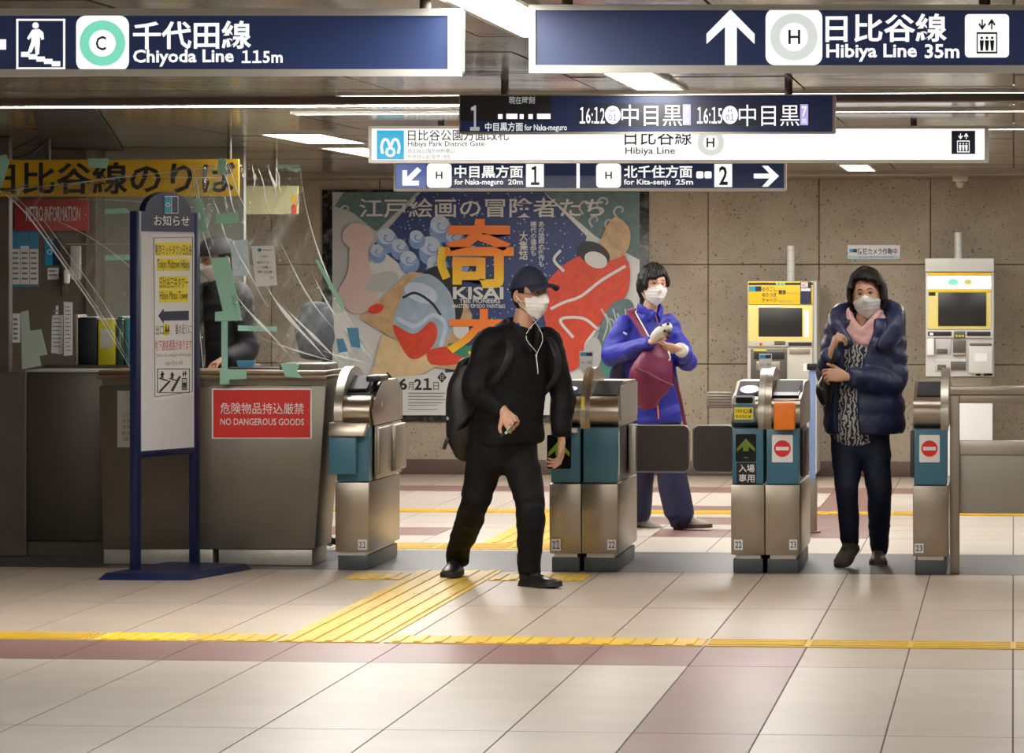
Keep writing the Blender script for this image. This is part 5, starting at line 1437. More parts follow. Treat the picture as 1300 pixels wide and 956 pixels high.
def remeshed(mb, voxel, smooth=3, wr=0.0, wscale=(7, 7, 14), seed=0, quilt=None):
    "one continuous surface from the overlapping closed solids in mb: (verts, faces)"
    me = bpy.data.meshes.new('tmp'); me.from_pydata(mb.v, [], mb.f)
    b = bmesh.new(); b.from_mesh(me); bmesh.ops.recalc_face_normals(b, faces=b.faces); b.to_mesh(me); b.free()
    o = bpy.data.objects.new('tmp', me); COL.objects.link(o)
    md = o.modifiers.new('r', 'REMESH'); md.mode = 'VOXEL'; md.voxel_size = voxel
    ev = bpy.data.meshes.new_from_object(o.evaluated_get(bpy.context.evaluated_depsgraph_get()))
    bpy.data.objects.remove(o); bpy.data.meshes.remove(me)
    b = bmesh.new(); b.from_mesh(ev); bpy.data.meshes.remove(ev)
    for _ in range(smooth): bmesh.ops.smooth_vert(b, verts=b.verts, factor=.5, use_axis_x=True, use_axis_y=True, use_axis_z=True)
    b.normal_update()
    if wr:
        for v in b.verts:
            p = Vector((v.co.x * wscale[0] + seed, v.co.y * wscale[1], v.co.z * wscale[2] + 2.5 * noise.noise(v.co * 3)))
            q = noise.noise(p) * .5 + (.35 - abs(noise.noise(p * .6 + Vector((9, 2, seed))))) * 1.0 + (.3 - abs(noise.noise(p * 1.5 + Vector((3, seed, 5))))) * .5
            v.co += v.normal * (wr * q)
    b.normal_update(); b.verts.index_update()
    r = ([v.co.copy() for v in b.verts], [[v.index for v in f.verts] for f in b.faces]); b.free()
    return r
def garment(name, parent, m, mb, voxel=.012, smooth=3, wr=.0, wscale=(7, 7, 14), seed=0, label=None):
    o = MB(m); o.add(*remeshed(mb, voxel, smooth, wr, wscale, seed)); return o.build(name, parent, smooth=180, label=label)

# ---- head
def hp(az, el, off=0.0):
    d = Vector((sin(az) * cos(el), cos(az) * cos(el), sin(el)))
    x, y, z = .077 * d.x, .098 * d.y, .118 * d.z
    if z < 0:
        t = min(1, -z / .118); x *= 1 - .20 * t ** 1.4
        if y < 0: y *= 1 - .40 * t
        else: y *= 1 + .06 * t
    g = lambda a, b, sa, sb: exp(-((x - a) / sa) ** 2 - ((z - b) / sb) ** 2)
    if y > 0:
        y += .021 * g(0, -.030, .013, .016) + .012 * g(0, -.010, .010, .018) + .007 * g(0, -.104, .022, .014) + .006 * g(0, -.066, .022, .010)
        y -= .008 * (g(.031, .006, .017, .011) + g(-.031, .006, .017, .011)); y += .004 * g(0, .027, .055, .010)
    return Vector((x, y, z)) + d * off
def head_matrix(c, face, roll=0.0):
    y = Vector(face).normalized(); x = y.cross(Vector((0, 0, 1))).normalized(); z = x.cross(y)
    m = Matrix((x, y, z)).transposed().to_4x4() @ Matrix.Rotation(roll, 4, 'Y'); m.translation = Vector(c)
    return m
def add_head(mb, Mx, nu=56, nv=40):
    vs = []
    for j in range(nv + 1):
        for i in range(nu): vs.append(Mx @ hp(2 * pi * i / nu, -pi / 2 + pi * j / nv))
    fs = [[j * nu + i, j * nu + (i + 1) % nu, (j + 1) * nu + (i + 1) % nu, (j + 1) * nu + i] for j in range(1, nv - 1) for i in range(nu)]
    fs.append([1 * nu + i for i in range(nu)][::-1]); fs.append([(nv - 1) * nu + i for i in range(nu)])
    mb.add(vs, fs)
    for s in (-1, 1):      # ears
        c = hp(s * radians(97), radians(-2))
        R = Matrix.Rotation(s * radians(22), 3, 'Z') @ Matrix.Rotation(radians(-10), 3, 'X')
        mb.ball(Mx @ (c + Vector((s * .006, -.002, 0))), (.007, .017, .030), 14, Mx.to_3x3() @ R)
        mb.ball(Mx @ (c + Vector((s * .006, .004, -.022))), (.006, .009, .012), 10, Mx.to_3x3() @ R)
def shell(mb, Mx, cond, off, thick, nu=96, nv=64):
    inc = lambda i, j: 0 <= j < nv and cond(((2 * pi * (i % nu + .5) / nu + pi) % (2 * pi)) - pi, -pi / 2 + pi * (j + .5) / nv)
    idx = {}; vs = []; fs = []
    def v(i, j, k):
        i %= nu; key = (i, j, k)
        if key not in idx:
            az = ((2 * pi * i / nu + pi) % (2 * pi)) - pi; el = -pi / 2 + pi * j / nv
            idx[key] = len(vs); vs.append(Mx @ hp(az, el, off(az, el) - (thick if k else 0)))
        return idx[key]
    for j in range(nv):
        for i in range(nu):
            if not inc(i, j): continue
            fs.append([v(i, j, 0), v(i + 1, j, 0), v(i + 1, j + 1, 0), v(i, j + 1, 0)])
            fs.append([v(i, j, 1), v(i, j + 1, 1), v(i + 1, j + 1, 1), v(i + 1, j, 1)])
            if not inc(i, j - 1): fs.append([v(i, j, 0), v(i, j, 1), v(i + 1, j, 1), v(i + 1, j, 0)])
            if not inc(i, j + 1): fs.append([v(i, j + 1, 0), v(i + 1, j + 1, 0), v(i + 1, j + 1, 1), v(i, j + 1, 1)])
            if not inc(i - 1, j): fs.append([v(i, j, 0), v(i, j + 1, 0), v(i, j + 1, 1), v(i, j, 1)])
            if not inc(i + 1, j): fs.append([v(i + 1, j, 0), v(i + 1, j, 1), v(i + 1, j + 1, 1), v(i + 1, j + 1, 0)])
    mb.add(vs, fs); return mb
def face_parts(t, Mx, hair='hair', brow=True, gaze=0.0, squint=.8):
    R3 = Mx.to_3x3()
    for s in (-1, 1):
        c = hp(s * radians(20.5), radians(3.2))
        o = MB('eyewhite').ball(Mx @ (c + Vector((0, -.004, 0))), (.0140, .0085, .0062 * squint), 16, R3).build('eye', t)
        MB('iris').ball(Mx @ (c + Vector((gaze * .004, .0022, 0))), (.0062, .0035, .0060 * squint), 14, R3).build('iris', o)
        mb = MB('iris'); mb.loft([Mx @ (hp(s * radians(a), radians(e), .0018)) for a, e in ((11, 3.6), (16, 6.6), (22, 7.2), (28, 6), (31, 4))], [.0008, .0018, .002, .0018, .0008], seg=6); mb.build('eyelid', o)
        if brow:
            mb = MB(hair); mb.loft([Mx @ (hp(s * radians(a), radians(e), .001)) for a, e in ((8, 13), (16, 16), (26, 16.5), (34, 13))], [(.0015), .0028, .0026, .001], seg=6); mb.build('eyebrow', t)
def face_mask(t, Mx, m='maskcloth', ear=True, top=-5, wide=66):
    def cond(az, el):
        a = abs(az) / radians(wide)
        return a < 1 and radians(-66 + 20 * a ** 2) < el < radians(top - 6 * a + 5 * exp(-(az / .22) ** 2))
    def off(az, el):
        return .010 + .007 * exp(-(az / .5) ** 2) + .0016 * sin(el * 38)
    o = shell(MB(m), Mx, cond, off, .003).build('face_mask', t, smooth=60)
    if ear:
        for s in (-1, 1):
            for e in (-12, -40):
                pts = [Mx @ hp(s * radians(wide - 4), radians(e), .012), Mx @ hp(s * radians(80), radians((e - 14) / 2), .010), Mx @ hp(s * radians(93), radians(-2 if e > -20 else -14), .014)]
                MB(m).loft(pts, [.0015] * 3, seg=6).build('ear_loop', o)
    return o
def glasses(t, Mx, m):
    mb = MB(m)
    for s in (-1, 1):
        ps = []
        for k in range(21):
            a = 2 * pi * k / 20; ps.append(Mx @ (hp(s * radians(20 + 12.5 * cos(a)), radians(2.5 + 8 * sin(a)), .013)))
        mb.loft(ps, [.0014] * 21, seg=6, n=1, caps=(0, 0))
        mb.loft([Mx @ hp(s * radians(32), radians(4), .013), Mx @ hp(s * radians(60), radians(4), .010), Mx @ hp(s * radians(94), radians(6), .008)], [.0014] * 3, seg=6)
    mb.loft([Mx @ hp(-radians(8), radians(4), .014), Mx @ hp(0, radians(5), .014), Mx @ hp(radians(8), radians(4), .014)], [.0014] * 3, seg=6)
    mb.build('glasses', t)
# ---- hands
def hand(mb, wrist, D, N, side, curl=(25, 30, 20), thumb=(.75, .6, .35), spread=1.0, sc=1.0, curls=None):
    D = Vector(D).normalized(); N = (Vector(N) - D * D.dot(Vector(N))).normalized(); S = D.cross(N) * side
    W = Vector(wrist); h = MB()
    h.loft([W - D * .03 * sc, W, W + D * .035 * sc, W + D * .07 * sc, W + D * .092 * sc], [(.026 * sc, .021 * sc), (.027 * sc, .019 * sc), (.037 * sc, .017 * sc), (.040 * sc, .015 * sc), (.036 * sc, .011 * sc)], side=S, seg=16, n=3)
    for i, (o, L, r) in enumerate(((.030, (.040, .026, .020), .0088), (.010, (.044, .029, .021), .0090), (-.011, (.041, .027, .020), .0085), (-.030, (.032, .020, .017), .0075))):
        cs = curls[i] if curls else curl
        p = W + D * (.086 - .004 * abs(i - 1.2)) * sc + S * o * sc; an = 0.0; pts = [p - D * .02 * sc, p]
        sp = S * (.10 * (1.5 - i) * .33 * spread)
        for l, c in zip(L, cs):
            an += radians(c); pts.append(pts[-1] + ((D * cos(an) + N * sin(an)) + sp).normalized() * l * sc)
        h.loft(pts, [r * sc, r * 1.05 * sc, r * sc, r * .92 * sc, r * .75 * sc], side=S, seg=10, n=3)
    p = W + D * .022 * sc + S * .026 * sc
    d1 = (D * thumb[0] + S * thumb[1] + N * thumb[2]).normalized(); d2 = (d1 + D * .5 - S * .25).normalized()
    h.loft([p - d1 * .01, p + d1 * .038 * sc, p + d1 * .068 * sc, p + d1 * .068 * sc + d2 * .028 * sc], [.014 * sc, .0125 * sc, .0105 * sc, .008 * sc], seg=10, n=3)
    mb.add(*remeshed(h, .0034, 2))
# ---- shoes
def shoe(t, heel, toe_dir, pitch, m, sole_m, L=.27, W=.048, shaft=.10, lace=None, toe_up=0.0, label=None):
    y = Vector(toe_dir).normalized(); x = y.cross(Vector((0, 0, 1))).normalized(); z = x.cross(y)
    Mx = Matrix((x, y, z)).transposed().to_4x4() @ Matrix.Rotation(radians(pitch), 4, 'X'); Mx.translation = Vector(heel)
    k = L / .27
    st = [(-.004, .020, .045), (.008, .034, .07), (.03, .037, .085), (.07, .037, .092), (.11, .038, .082), (.15, .043, .066), (.19, .048, .055), (.225, .046, .046), (.252, .036, .037), (.268, .018, .026)]
    seg = 18
    def prof(y_, w, h, z0): return [Mx @ Vector((w * W / .048 * cos(a), y_ * k, z0 + (h - z0) * max(0, sin(a)) ** .75)) for a in [pi * q / (seg - 1) for q in range(seg)]]
    rings = [prof(y_, w, h, .018) for y_, w, h in st]
    vs = [p for r in rings for p in r]; fs = [[i * seg + j, i * seg + (j + 1) % seg, (i + 1) * seg + (j + 1) % seg, (i + 1) * seg + j] for i in range(len(rings) - 1) for j in range(seg)]
    fs += [list(range(seg)), [(len(rings) - 1) * seg + j for j in range(seg)]]
    up = MB(m).add(vs, fs)
    up.loft([Mx @ Vector((0, .045 * k, .05)), Mx @ Vector((0, .042 * k, .085)), Mx @ Vector((0, .038 * k, .06 + shaft * .6))], [(.036, .046), (.036, .044), (.036, .042)], side=x, seg=18, n=3, caps=(0, .2))
    o = up.build('shoe', t, smooth=60, label=label)
    pts = []
    for s in (1, -1):
        seq = st if s == 1 else st[::-1]
        for y_, w, h in seq: pts.append(Vector((s * (w * W / .048 + .004), y_ * k + (.004 if y_ > .2 else -.003 if y_ < .01 else 0), 0)))
    mb = MB(sole_m); mb.prism([Mx @ p for p in pts], (Mx.to_3x3() @ Vector((0, 0, .024)))); mb.build('sole', o, smooth=50)
    mb = MB(lace or m)
    for q in range(4):
        yy = (.095 + .02 * q) * k; h = .088 - .008 * q
        mb.loft([Mx @ Vector((-.022, yy, h - .008)), Mx @ Vector((0, yy + .006, h + .003)), Mx @ Vector((.022, yy, h - .008))], [.0028] * 3, seg=6)
    mb.build('laces', o)
    return Mx
def strip(mb, pts, w, th=.004, side=None, n=5):
    mb.loft(pts, [(w, th)] * len(pts), side=side, seg=10, n=n, caps=(0, 0)); return mb

# ================================================================ walking man
Ym = 21.45
J = lambda px, py, dy=0.0: P(px, py, Ym + dy)
fm = Vector((.62, -.78, 0)); lf = Vector((.78, .62, 0)); bk = -fm
root = J(632, 740); root.z = 0
t = thing('person', 'man in black striding past the gates wearing cap, mask and backpack', 'person', root)
neck = J(661, 424); pel = J(640, 556); chest = J(650, 470)
shR, shL = J(622, 438, -.10), J(694, 436, .12)
elR, wrR = J(603, 495, -.14), J(637, 521, -.26)
elL, wrL = J(714, 500, .13), J(713, 553, .08)
hiR, hiL = J(621, 560, -.03), J(657, 560, .04)
knR, anR = J(603, 640, .05), FL(580, 735) + Vector((0, 0, .10))
knL, anL = J(674, 648, -.12), FL(672, 744) + Vector((0, 0, .10))
anR = P(581, 705, FL(580, 731).y - .07); anL = P(672, 718, FL(672, 744).y)
Mh = head_matrix(J(672, 374), Vector((.80, -.60, -.02)), radians(2))
body = MB('skin_m')
b0 = MB()
b0.loft([pel - Vector((0, 0, .05)), pel + Vector((0, 0, .12)), chest, neck - Vector((0, 0, .03))], [(.15, .10), (.14, .10), (.16, .11), (.10, .06)], side=lf)
b0.loft([neck - Vector((0, 0, .08)), neck, Mh @ Vector((0, -.018, -.06))], [.058, .056, .052])
for a, e, w_ in ((shR, elR, wrR), (shL, elL, wrL)): b0.loft([a, e, w_], [.05, .04, .027], n=4)
for a, k_, n_ in ((hiR, knR, anR), (hiL, knL, anL)): b0.loft([a, k_, n_], [.07, .045, .03], n=4, caps=(1, .2))
body.add(*remeshed(b0, .014, 3)); add_head(body, Mh)
hand(body, wrR + (wrR - elR).normalized() * .02, (.55, -.35, -.75), (-.2, -.5, .5), 1, curls=((30, 40, 25), (45, 50, 30), (55, 55, 30), (60, 55, 30)), sc=1.0)
hand(body, wrL + Vector((0, 0, -.02)), (-.02, -.12, -1), (-.8, -.3, 0), -1, curls=((18, 25, 15), (30, 35, 20), (38, 42, 25), (42, 45, 25)), sc=1.0)
body.build('body', t, smooth=180)
face_parts(t, Mh, 'hair', squint=.7); face_mask(t, Mh, top=0)
glasses(t, Mh, 'steel_dark')
shell(MB('hair'), Mh, lambda az, el: (abs(az) > radians(100) and radians(-34) < el < radians(30)) or (radians(72) < abs(az) <= radians(100) and radians(6) < el < radians(30)), lambda az, el: .005 + .002 * noise.noise(Vector((az * 9, el * 9, 1))), .008).build('hair', t, smooth=180)
cap_o = shell(MB('capcloth'), Mh, lambda az, el: el > radians(25 - 19 * (1 - cos(az)) / 2), lambda az, el: .014 + .012 * max(0, sin(el)) + .0012 * (abs(sin(az * 3)) < .08), .004, nu=120).build('cap', t, smooth=50)
mb = MB('capcloth'); vs = []; fs = []; NU, NV = 28, 8
for k in (0, 1):
    for j in range(NV + 1):
        for i in range(NU + 1):
            a = radians(-62 + 124 * i / NU); s = j / NV
            p = hp(a, radians(25 - 19 * (1 - cos(a)) / 2), .016)
            ex = .078 * cos(a * .9) ** .8 * s if cos(a * .9) > 0 else 0
            p += Vector((sin(a) * .3 * ex, ex, -.012 * s * s * 1.0 - .05 * (abs(a)) ** 2 * s * .30 - .006 * k + .004)); vs.append(Mh @ p)
n1 = (NU + 1) * (NV + 1)
for k in (0, 1):
    for j in range(NV):
        for i in range(NU): fs.append([k * n1 + j * (NU + 1) + i, k * n1 + j * (NU + 1) + i + 1, k * n1 + (j + 1) * (NU + 1) + i + 1, k * n1 + (j + 1) * (NU + 1) + i])
for i in range(NU): fs.append([NV * (NU + 1) + i, NV * (NU + 1) + i + 1, n1 + NV * (NU + 1) + i + 1, n1 + NV * (NU + 1) + i])
mb.add(vs, fs).build('brim', cap_o, smooth=60)
MB('capcloth').ball(Mh @ hp(0, radians(90), .030), .006, 10).build('button', cap_o)
# small white script on the cap front
vs, fs_ = glyphs('Champion', .01); x0_, x1_ = min(v.x for v in vs), max(v.x for v in vs)
mb = MB('white'); mb.add([Mh @ hp(radians(-30 + 40 * ((v.x - x0_) / (x1_ - x0_) - .5)), radians(40 + 15 * v.y), .0275 + .0015) for v in vs], fs_); mb.build('lettering', cap_o, smooth=0)
# jacket
g = MB()
hem = J(648, 562)
g.loft([hem, J(646, 530), J(648, 480), J(652, 450), J(657, 428), neck + Vector((0, 0, .035))], [(.185, .135), (.185, .14), (.200, .145), (.190, .130), (.145, .10), (.075, .075)], side=lf, seg=24, n=5, caps=(.15, .1))
for a, e, w_ in ((shR, elR, wrR), (shL, elL, wrL)):
    g.loft([a + (a - neck) * -.25, a, (a + e) / 2, e, (e + w_) / 2, w_], [.075, .082, .074, .066, .058, .045], n=5, seg=16, caps=(1, .15))
g.loft([neck + bk * .05 + Vector((0, 0, .055)), neck + bk * .10 + Vector((0, 0, .0)), neck + bk * .12 - Vector((0, 0, .08))], [(.085, .03), (.12, .045), (.09, .03)], side=lf, n=5)
garment('jacket', t, 'black_cloth', g, .011, 3, .014, (8, 8, 13), 3)
# open collar
mb = MB('black_cloth')
for s in (-1, 1): mb.loft([neck + lf * s * .055 + bk * .04 + Vector((0, 0, .055)), neck + lf * s * .07 + fm * .03 + Vector((0, 0, .03)), neck + lf * s * .035 + fm * .09 - Vector((0, 0, .03)), neck + lf * s * .012 + fm * .12 - Vector((0, 0, .09))], [(.03, .012), (.035, .014), (.03, .012), (.012, .008)], side=(0, 0, 1), n=5)
mb.build('collar', t, smooth=180)
mb = MB('bluejacket'); mb.loft([neck + lf * -.05 + fm * .05 + Vector((0, 0, .05)), neck + lf * -.04 + fm * .085 + Vector((0, 0, .0))], [(.012, .006), (.006, .004)], side=(0, 0, 1), n=3); mb.build('lining', t)
mb = MB('frame_al'); mb.tube([neck + fm * .145 - Vector((0, 0, .10)), neck + fm * .162 - Vector((0, 0, .17)), neck + fm * .165 - Vector((0, 0, .2))], .003); mb.build('zip', t)
mb = MB('white')
ear = Mh @ (hp(radians(-93), radians(-6)) + Vector((-.012, .010, -.004)))
mb.ball(ear, .007, 10); mb.tube([ear, ear + Vector((.03, -.03, -.06)), neck + fm * .10 + lf * -.03 + Vector((0, 0, .0)), neck + fm * .150 - Vector((0, 0, .09))], .0015)
ear2 = Mh @ (hp(radians(93), radians(-6)) + Vector((.012, .010, -.004)))
mb.tube([ear2, neck + fm * .11 + lf * .06, neck + fm * .155 - Vector((0, 0, .10)), neck + fm * .163 + Vector((0, 0, -.16))], .0015); mb.build('earphone_cable', t)
# trousers
g = MB()
g.loft([J(645, 530), J(641, 560), J(640, 580)], [(.165, .12), (.17, .13), (.13, .10)], side=lf, seg=20, n=4)
for a, k_, n_, sp in ((hiR, knR, anR, .0), (hiL, knL, anL, 0)):
    g.loft([a + Vector((0, 0, .06)), a - Vector((0, 0, .04)), (a + k_) / 2, k_, (k_ + n_) / 2, n_ + Vector((0, 0, .02)), n_ - Vector((0, 0, .045))], [(.09, .10), (.098, .105), .088, .074, .068, .060, .060], side=lf, n=5, seg=18, caps=(1, .1))
garment('trousers', t, 'black_trouser', g, .011, 3, .012, (7, 7, 11), 8)
hR = FL(571, 733); hL = FL(664, 746)
shoe(t, FL(580, 731) + Vector((0, 0, .010)), (-.02, -1, 0), 0, 'black_leather', 'black_sole', L=.27, W=.052, shaft=.12)
shoe(t, anL + Vector((-.035, .02, -.135)), (.72, -.69, 0), 9, 'black_leather', 'black_sole', L=.28, W=.052, shaft=.12)
# belongings
pk = chest + bk * .235 - lf * .085 - Vector((0, 0, .20))
bp = thing('backpack', 'black backpack worn by the man in the cap', 'backpack', pk)
g = MB(); g.loft([pk - Vector((0, 0, .22)), pk - Vector((0, 0, .12)), pk + Vector((0, 0, .10)), pk + Vector((0, 0, .22))], [(.12, .06), (.155, .10), (.15, .09), (.10, .05)], side=lf, seg=24, n=5)
garment('bag_body', bp, 'backpack', g, .011, 3, .006)
g = MB('backpack'); q = pk + bk * .09 - Vector((0, 0, .08)); g.loft([q - Vector((0, 0, .1)), q, q + Vector((0, 0, .09))], [(.09, .02), (.11, .035), (.09, .02)], side=lf, n=4); g.build('front_pocket', bp, smooth=180)
for s in (-1, 1):
    mb = MB('backpack'); strip(mb, [pk + lf * s * .08 + Vector((0, 0, .2)), neck + lf * s * .11 - Vector((0, 0, .0)) + bk * .02, neck + lf * s * .14 + fm * .12 - Vector((0, 0, .10)), chest + lf * s * .175 + fm * .09 - Vector((0, 0, .08)), pk + lf * s * .12 - Vector((0, 0, .15))], .022, .005, side=lf); mb.build('strap', bp, smooth=60)
mb = MB('backpack'); e_ = pk - lf * .14 - Vector((0, 0, .13)); strip(mb, [e_ + lf * .05, e_ + Vector((-.01, 0, -.02)), e_ + Vector((-.035, 0, -.075))], .010, .004, side=(1, 0, 0)); mb.build('loose_strap', bp)
mb = MB('greyplastic'); q = P(564, 501, Ym - .02); mb.loft([pk - lf * .135 + Vector((0, 0, .06)), pk - lf * .15 - Vector((0, 0, .05))], [(.018, .01), (.018, .01)], side=bk, n=2); mb.build('pale_trim', bp)
hx = J(652, 541, -.36)
ph = MB('black'); ph.loft([P(655, 536, hx.y), P(646, 546, hx.y - .02), P(636, 554, hx.y - .03)], [(.006, .004)] * 3, side=(0, 1, 0), n=3)
ph.use('green_tape'); ph.loft([P(650, 541.5, hx.y - .008), P(642, 550, hx.y - .028)], [(.004, .0065)] * 2, side=(0, 1, 0), n=2)
tag(ph.build('pen'), 'slim dark and green pen held in the striding man\'s hand', 'pen')

# ================================================================ woman in the bright blue jacket
Yb = 26.2
J = lambda px, py, dy=0.0: P(px, py, Yb + dy)
fm = Vector((.50, -.866, 0)); lf = Vector((.866, .50, 0)); bk = -fm
root = J(835, 672); root.z = 0
t = thing('person', 'woman in a bright blue jacket, navy trousers and glasses, looking up', 'person', root)
neck = J(824, 401); chest = J(822, 440); pel = J(830, 525)
shR, shL = J(793, 415, -.06), J(848, 413, .08)
elR, wrR = J(776, 452, -.12), J(826, 435, -.34)
elL, wrL = J(872, 459, .02), J(864, 443, -.24)
hiR, hiL = J(818, 530, -.03), J(844, 530, .06)
knR, anR = J(812, 598, .08), J(806, 655, .25)
knL, anL = J(852, 596, -.02), J(862, 652, .0)
Mh = head_matrix(J(829, 364), Vector((.46, -.88, .10)), radians(-3))
body = MB('skin_w'); b0 = MB()
b0.loft([pel - Vector((0, 0, .05)), pel + Vector((0, 0, .12)), chest, neck - Vector((0, 0, .04))], [(.14, .10), (.12, .09), (.14, .10), (.08, .05)], side=lf)
b0.loft([neck - Vector((0, 0, .08)), neck, Mh @ Vector((0, -.015, -.06))], [.052, .050, .046])
for a, e, w_ in ((shR, elR, wrR), (shL, elL, wrL)): b0.loft([a, e, w_], [.045, .036, .024], n=4)
for a, k_, n_ in ((hiR, knR, anR), (hiL, knL, anL)): b0.loft([a, k_, n_], [.07, .048, .033], n=4)
body.add(*remeshed(b0, .014, 3)); add_head(body, Mh)
hand(body, wrR + Vector((.02, -.01, .01)), (.80, -.30, .20), (.2, -.4, .8), -1, curls=((40, 45, 25),) * 4, sc=.92)
hand(body, wrL + Vector((-.02, -.01, .0)), (-.85, -.40, .12), (-.2, .5, .4), 1, curls=((30, 45, 25),) * 4, sc=.92)
body.build('body', t, smooth=180)
face_parts(t, Mh, 'hair', squint=.85); face_mask(t, Mh, top=-4); glasses(t, Mh, 'redink')
def hair_short(az, el):
    a = abs(az)
    if a < radians(50): return el > radians(26 - 9 * sin(az * 1.6 + .3) + 7 * noise.noise(Vector((az * 11, 0, 2))))
    if a < radians(80): return el > radians((2 if az < 0 else -12) + 9 * noise.noise(Vector((az * 11, 0, 2))))
    if a < radians(112): return el > radians(8 if az < 0 else -18)
    return el > radians(-48)
shell(MB('hair'), Mh, hair_short, lambda az, el: .020 + .010 * max(0, sin(el)) + .009 * noise.noise(Vector((az * 3.4, el * 4, 3))) + .003 * sin(az * 26 + 6 * el), .022, nu=120, nv=80).build('hair', t, smooth=180)
g = MB()
g.loft([J(834, 536), J(832, 515), J(826, 470), J(822, 440), J(821, 420), J(823, 404), neck + Vector((0, 0, .03))], [(.17, .13), (.17, .13), (.16, .125), (.165, .12), (.145, .105), (.11, .085), (.075, .075)], side=lf, seg=24, n=5, caps=(.12, .1))
for a, e, w_ in ((shR, elR, wrR), (shL, elL, wrL)):
    g.loft([a + (neck - a) * .25, a, (a + e) / 2, e, (e + w_) / 2, w_], [.058, .066, .064, .060, .054, .040], n=5, seg=16, caps=(1, .15))
garment('jacket', t, 'bluejacket', g, .011, 3, .017, (8, 8, 14), 5)
mb = MB('bluejacket')
for s in (-1, 1): mb.loft([neck + lf * s * .05 + bk * .045 + Vector((0, 0, .05)), neck + lf * s * .066 + fm * .03 + Vector((0, 0, .035)), neck + lf * s * .03 + fm * .085 - Vector((0, 0, .015))], [(.03, .012), (.035, .014), (.03, .010)], side=(0, 0, 1), n=5)
mb.build('collar', t, smooth=180)
mb = MB('maroon_dk'); mb.tube([neck + fm * .09 + Vector((0, 0, .01)), neck + fm * .125 - Vector((0, 0, .05)), chest + fm * .14 + Vector((0, 0, .03)), chest + fm * .145 - Vector((0, 0, .05))], .004); mb.build('zip', t)
mb = MB('toe_grey'); mb.loft([wrL - (wrL - elL).normalized() * .035, wrL + Vector((-.006, -.01, 0))], [.046, .040], n=2, caps=(.1, .1)); mb.build('shirt_cuff', t)
mb = MB('white'); q = P(783, 418, Yb - .16)
mb.loft([shR + Vector((-.02, -.074, -.03)), shR + Vector((.005, -.084, -.036)), shR + Vector((.02, -.08, -.045))], [(.006, .002)] * 3, side=(0, 0, 1), seg=6); mb.build('chest_mark', t)
g = MB()
g.loft([J(832, 505), J(830, 530), J(830, 548)], [(.155, .12), (.16, .125), (.12, .1)], side=lf, seg=20, n=4)
for a, k_, n_ in ((hiR, knR, anR), (hiL, knL, anL)):
    g.loft([a + Vector((0, 0, .05)), a - Vector((0, 0, .05)), (a + k_) / 2, k_, (k_ + n_) / 2, n_, n_ - Vector((0, 0, .015))], [.095, .10, .095, .092, .094, .094, .092], side=lf, n=5, seg=18, caps=(1, .05))
garment('trousers', t, 'navytrouser', g, .011, 3, .010, (8, 8, 6), 2)
shoe(t, FL(858, 672), (.93, -.36, 0), 4, 'greyshoe', 'brownsole', L=.24, W=.046, shaft=.07, lace='toe_grey')
shoe(t, FL(796, 669), (.94, -.33, 0), -6, 'greyshoe', 'brownsole', L=.24, W=.046, shaft=.07, lace='toe_grey')
# shoulder bag
bc = J(828, 478, -.30)
bg = thing('shoulder_bag', 'maroon shoulder bag carried in front by the woman in blue', 'bag', bc)
g = MB(); ax = (lf * .85 + Vector((0, 0, -.1))).normalized()
g.loft([J(823, 512, -.26), J(822, 500, -.28), J(826, 478, -.30), J(834, 455, -.28), J(838, 443, -.26)], [(.07, .04), (.125, .065), (.140, .08), (.105, .06), (.06, .03)], side=ax, seg=24, n=5)
garment('bag_body', bg, 'maroon', g, .010, 3, .012, (9, 9, 9), 4)
mb = MB('maroon_dk'); strip(mb, [J(806, 468, -.385), J(822, 474, -.405), J(840, 484, -.395), J(855, 490, -.34)], .010, .005, side=(0, 0, 1)); mb.build('flap_band', bg, smooth=60)
mb = MB('maroon'); strip(mb, [J(806, 392, .06), J(801, 396, -.09), J(812, 414, -.17), J(824, 436, -.22), J(834, 446, -.27)], .026, .005, side=lf); mb.build('strap', bg, smooth=60)
mb = MB('greyplastic'); strip(mb, [J(806.5, 396, -.10), J(816, 413, -.178), J(827.5, 434, -.229)], .005, .004, side=lf); mb.build('strap_stripe', bg, smooth=60)
mb = MB('maroon_dk'); strip(mb, [J(851, 470, -.27), J(862, 500, -.18), J(868, 530, -.16), J(875, 562, -.16)], .011, .004, side=(1, 0, 0)); mb.build('loose_strap', bg, smooth=60)
mb = MB('frame_al'); mb.tube([J(848, 446, -.36), J(851, 454, -.37), J(849, 458, -.37)], .005); mb.build('clasp', bg)
mb = MB('orange'); mb.tube([J(835, 515, -.27), J(836, 532, -.26)], .004); mb.build('zip_pull', bg)
q = J(839, 421, -.42)
hb = thing('knitted_toy', 'pale grey knitted thing with dark spots held by the woman in blue', 'knitted item', q)
g = MB(); g.loft([J(831, 428, -.40), J(838, 421, -.42), J(848, 415, -.43)], [(.030, .028), (.036, .032), (.030, .028)], side=(0, 1, 0), n=4)
garment('knit', hb, 'toe_grey', g, .007, 2, .004)
for a, b_, r in ((839, 413, .008), (848, 411, .011), (844, 420, .010), (850, 422, .016), (848, 428, .014)): MB('black').ball(J(a, b_, -.455), r, 10).build('dark_spot', hb)
# dark bag layer at her hip
g = MB(); g.loft([J(783, 490, .02), J(788, 470, .0), J(800, 450, -.04)], [(.055, .03), (.07, .04), (.05, .03)], side=lf, n=4)
hip = garment('hip_bag', None, 'navylayer', g, .010, 3, .006); tag(hip, 'dark navy soft bag at the hip of the woman in blue', 'bag')

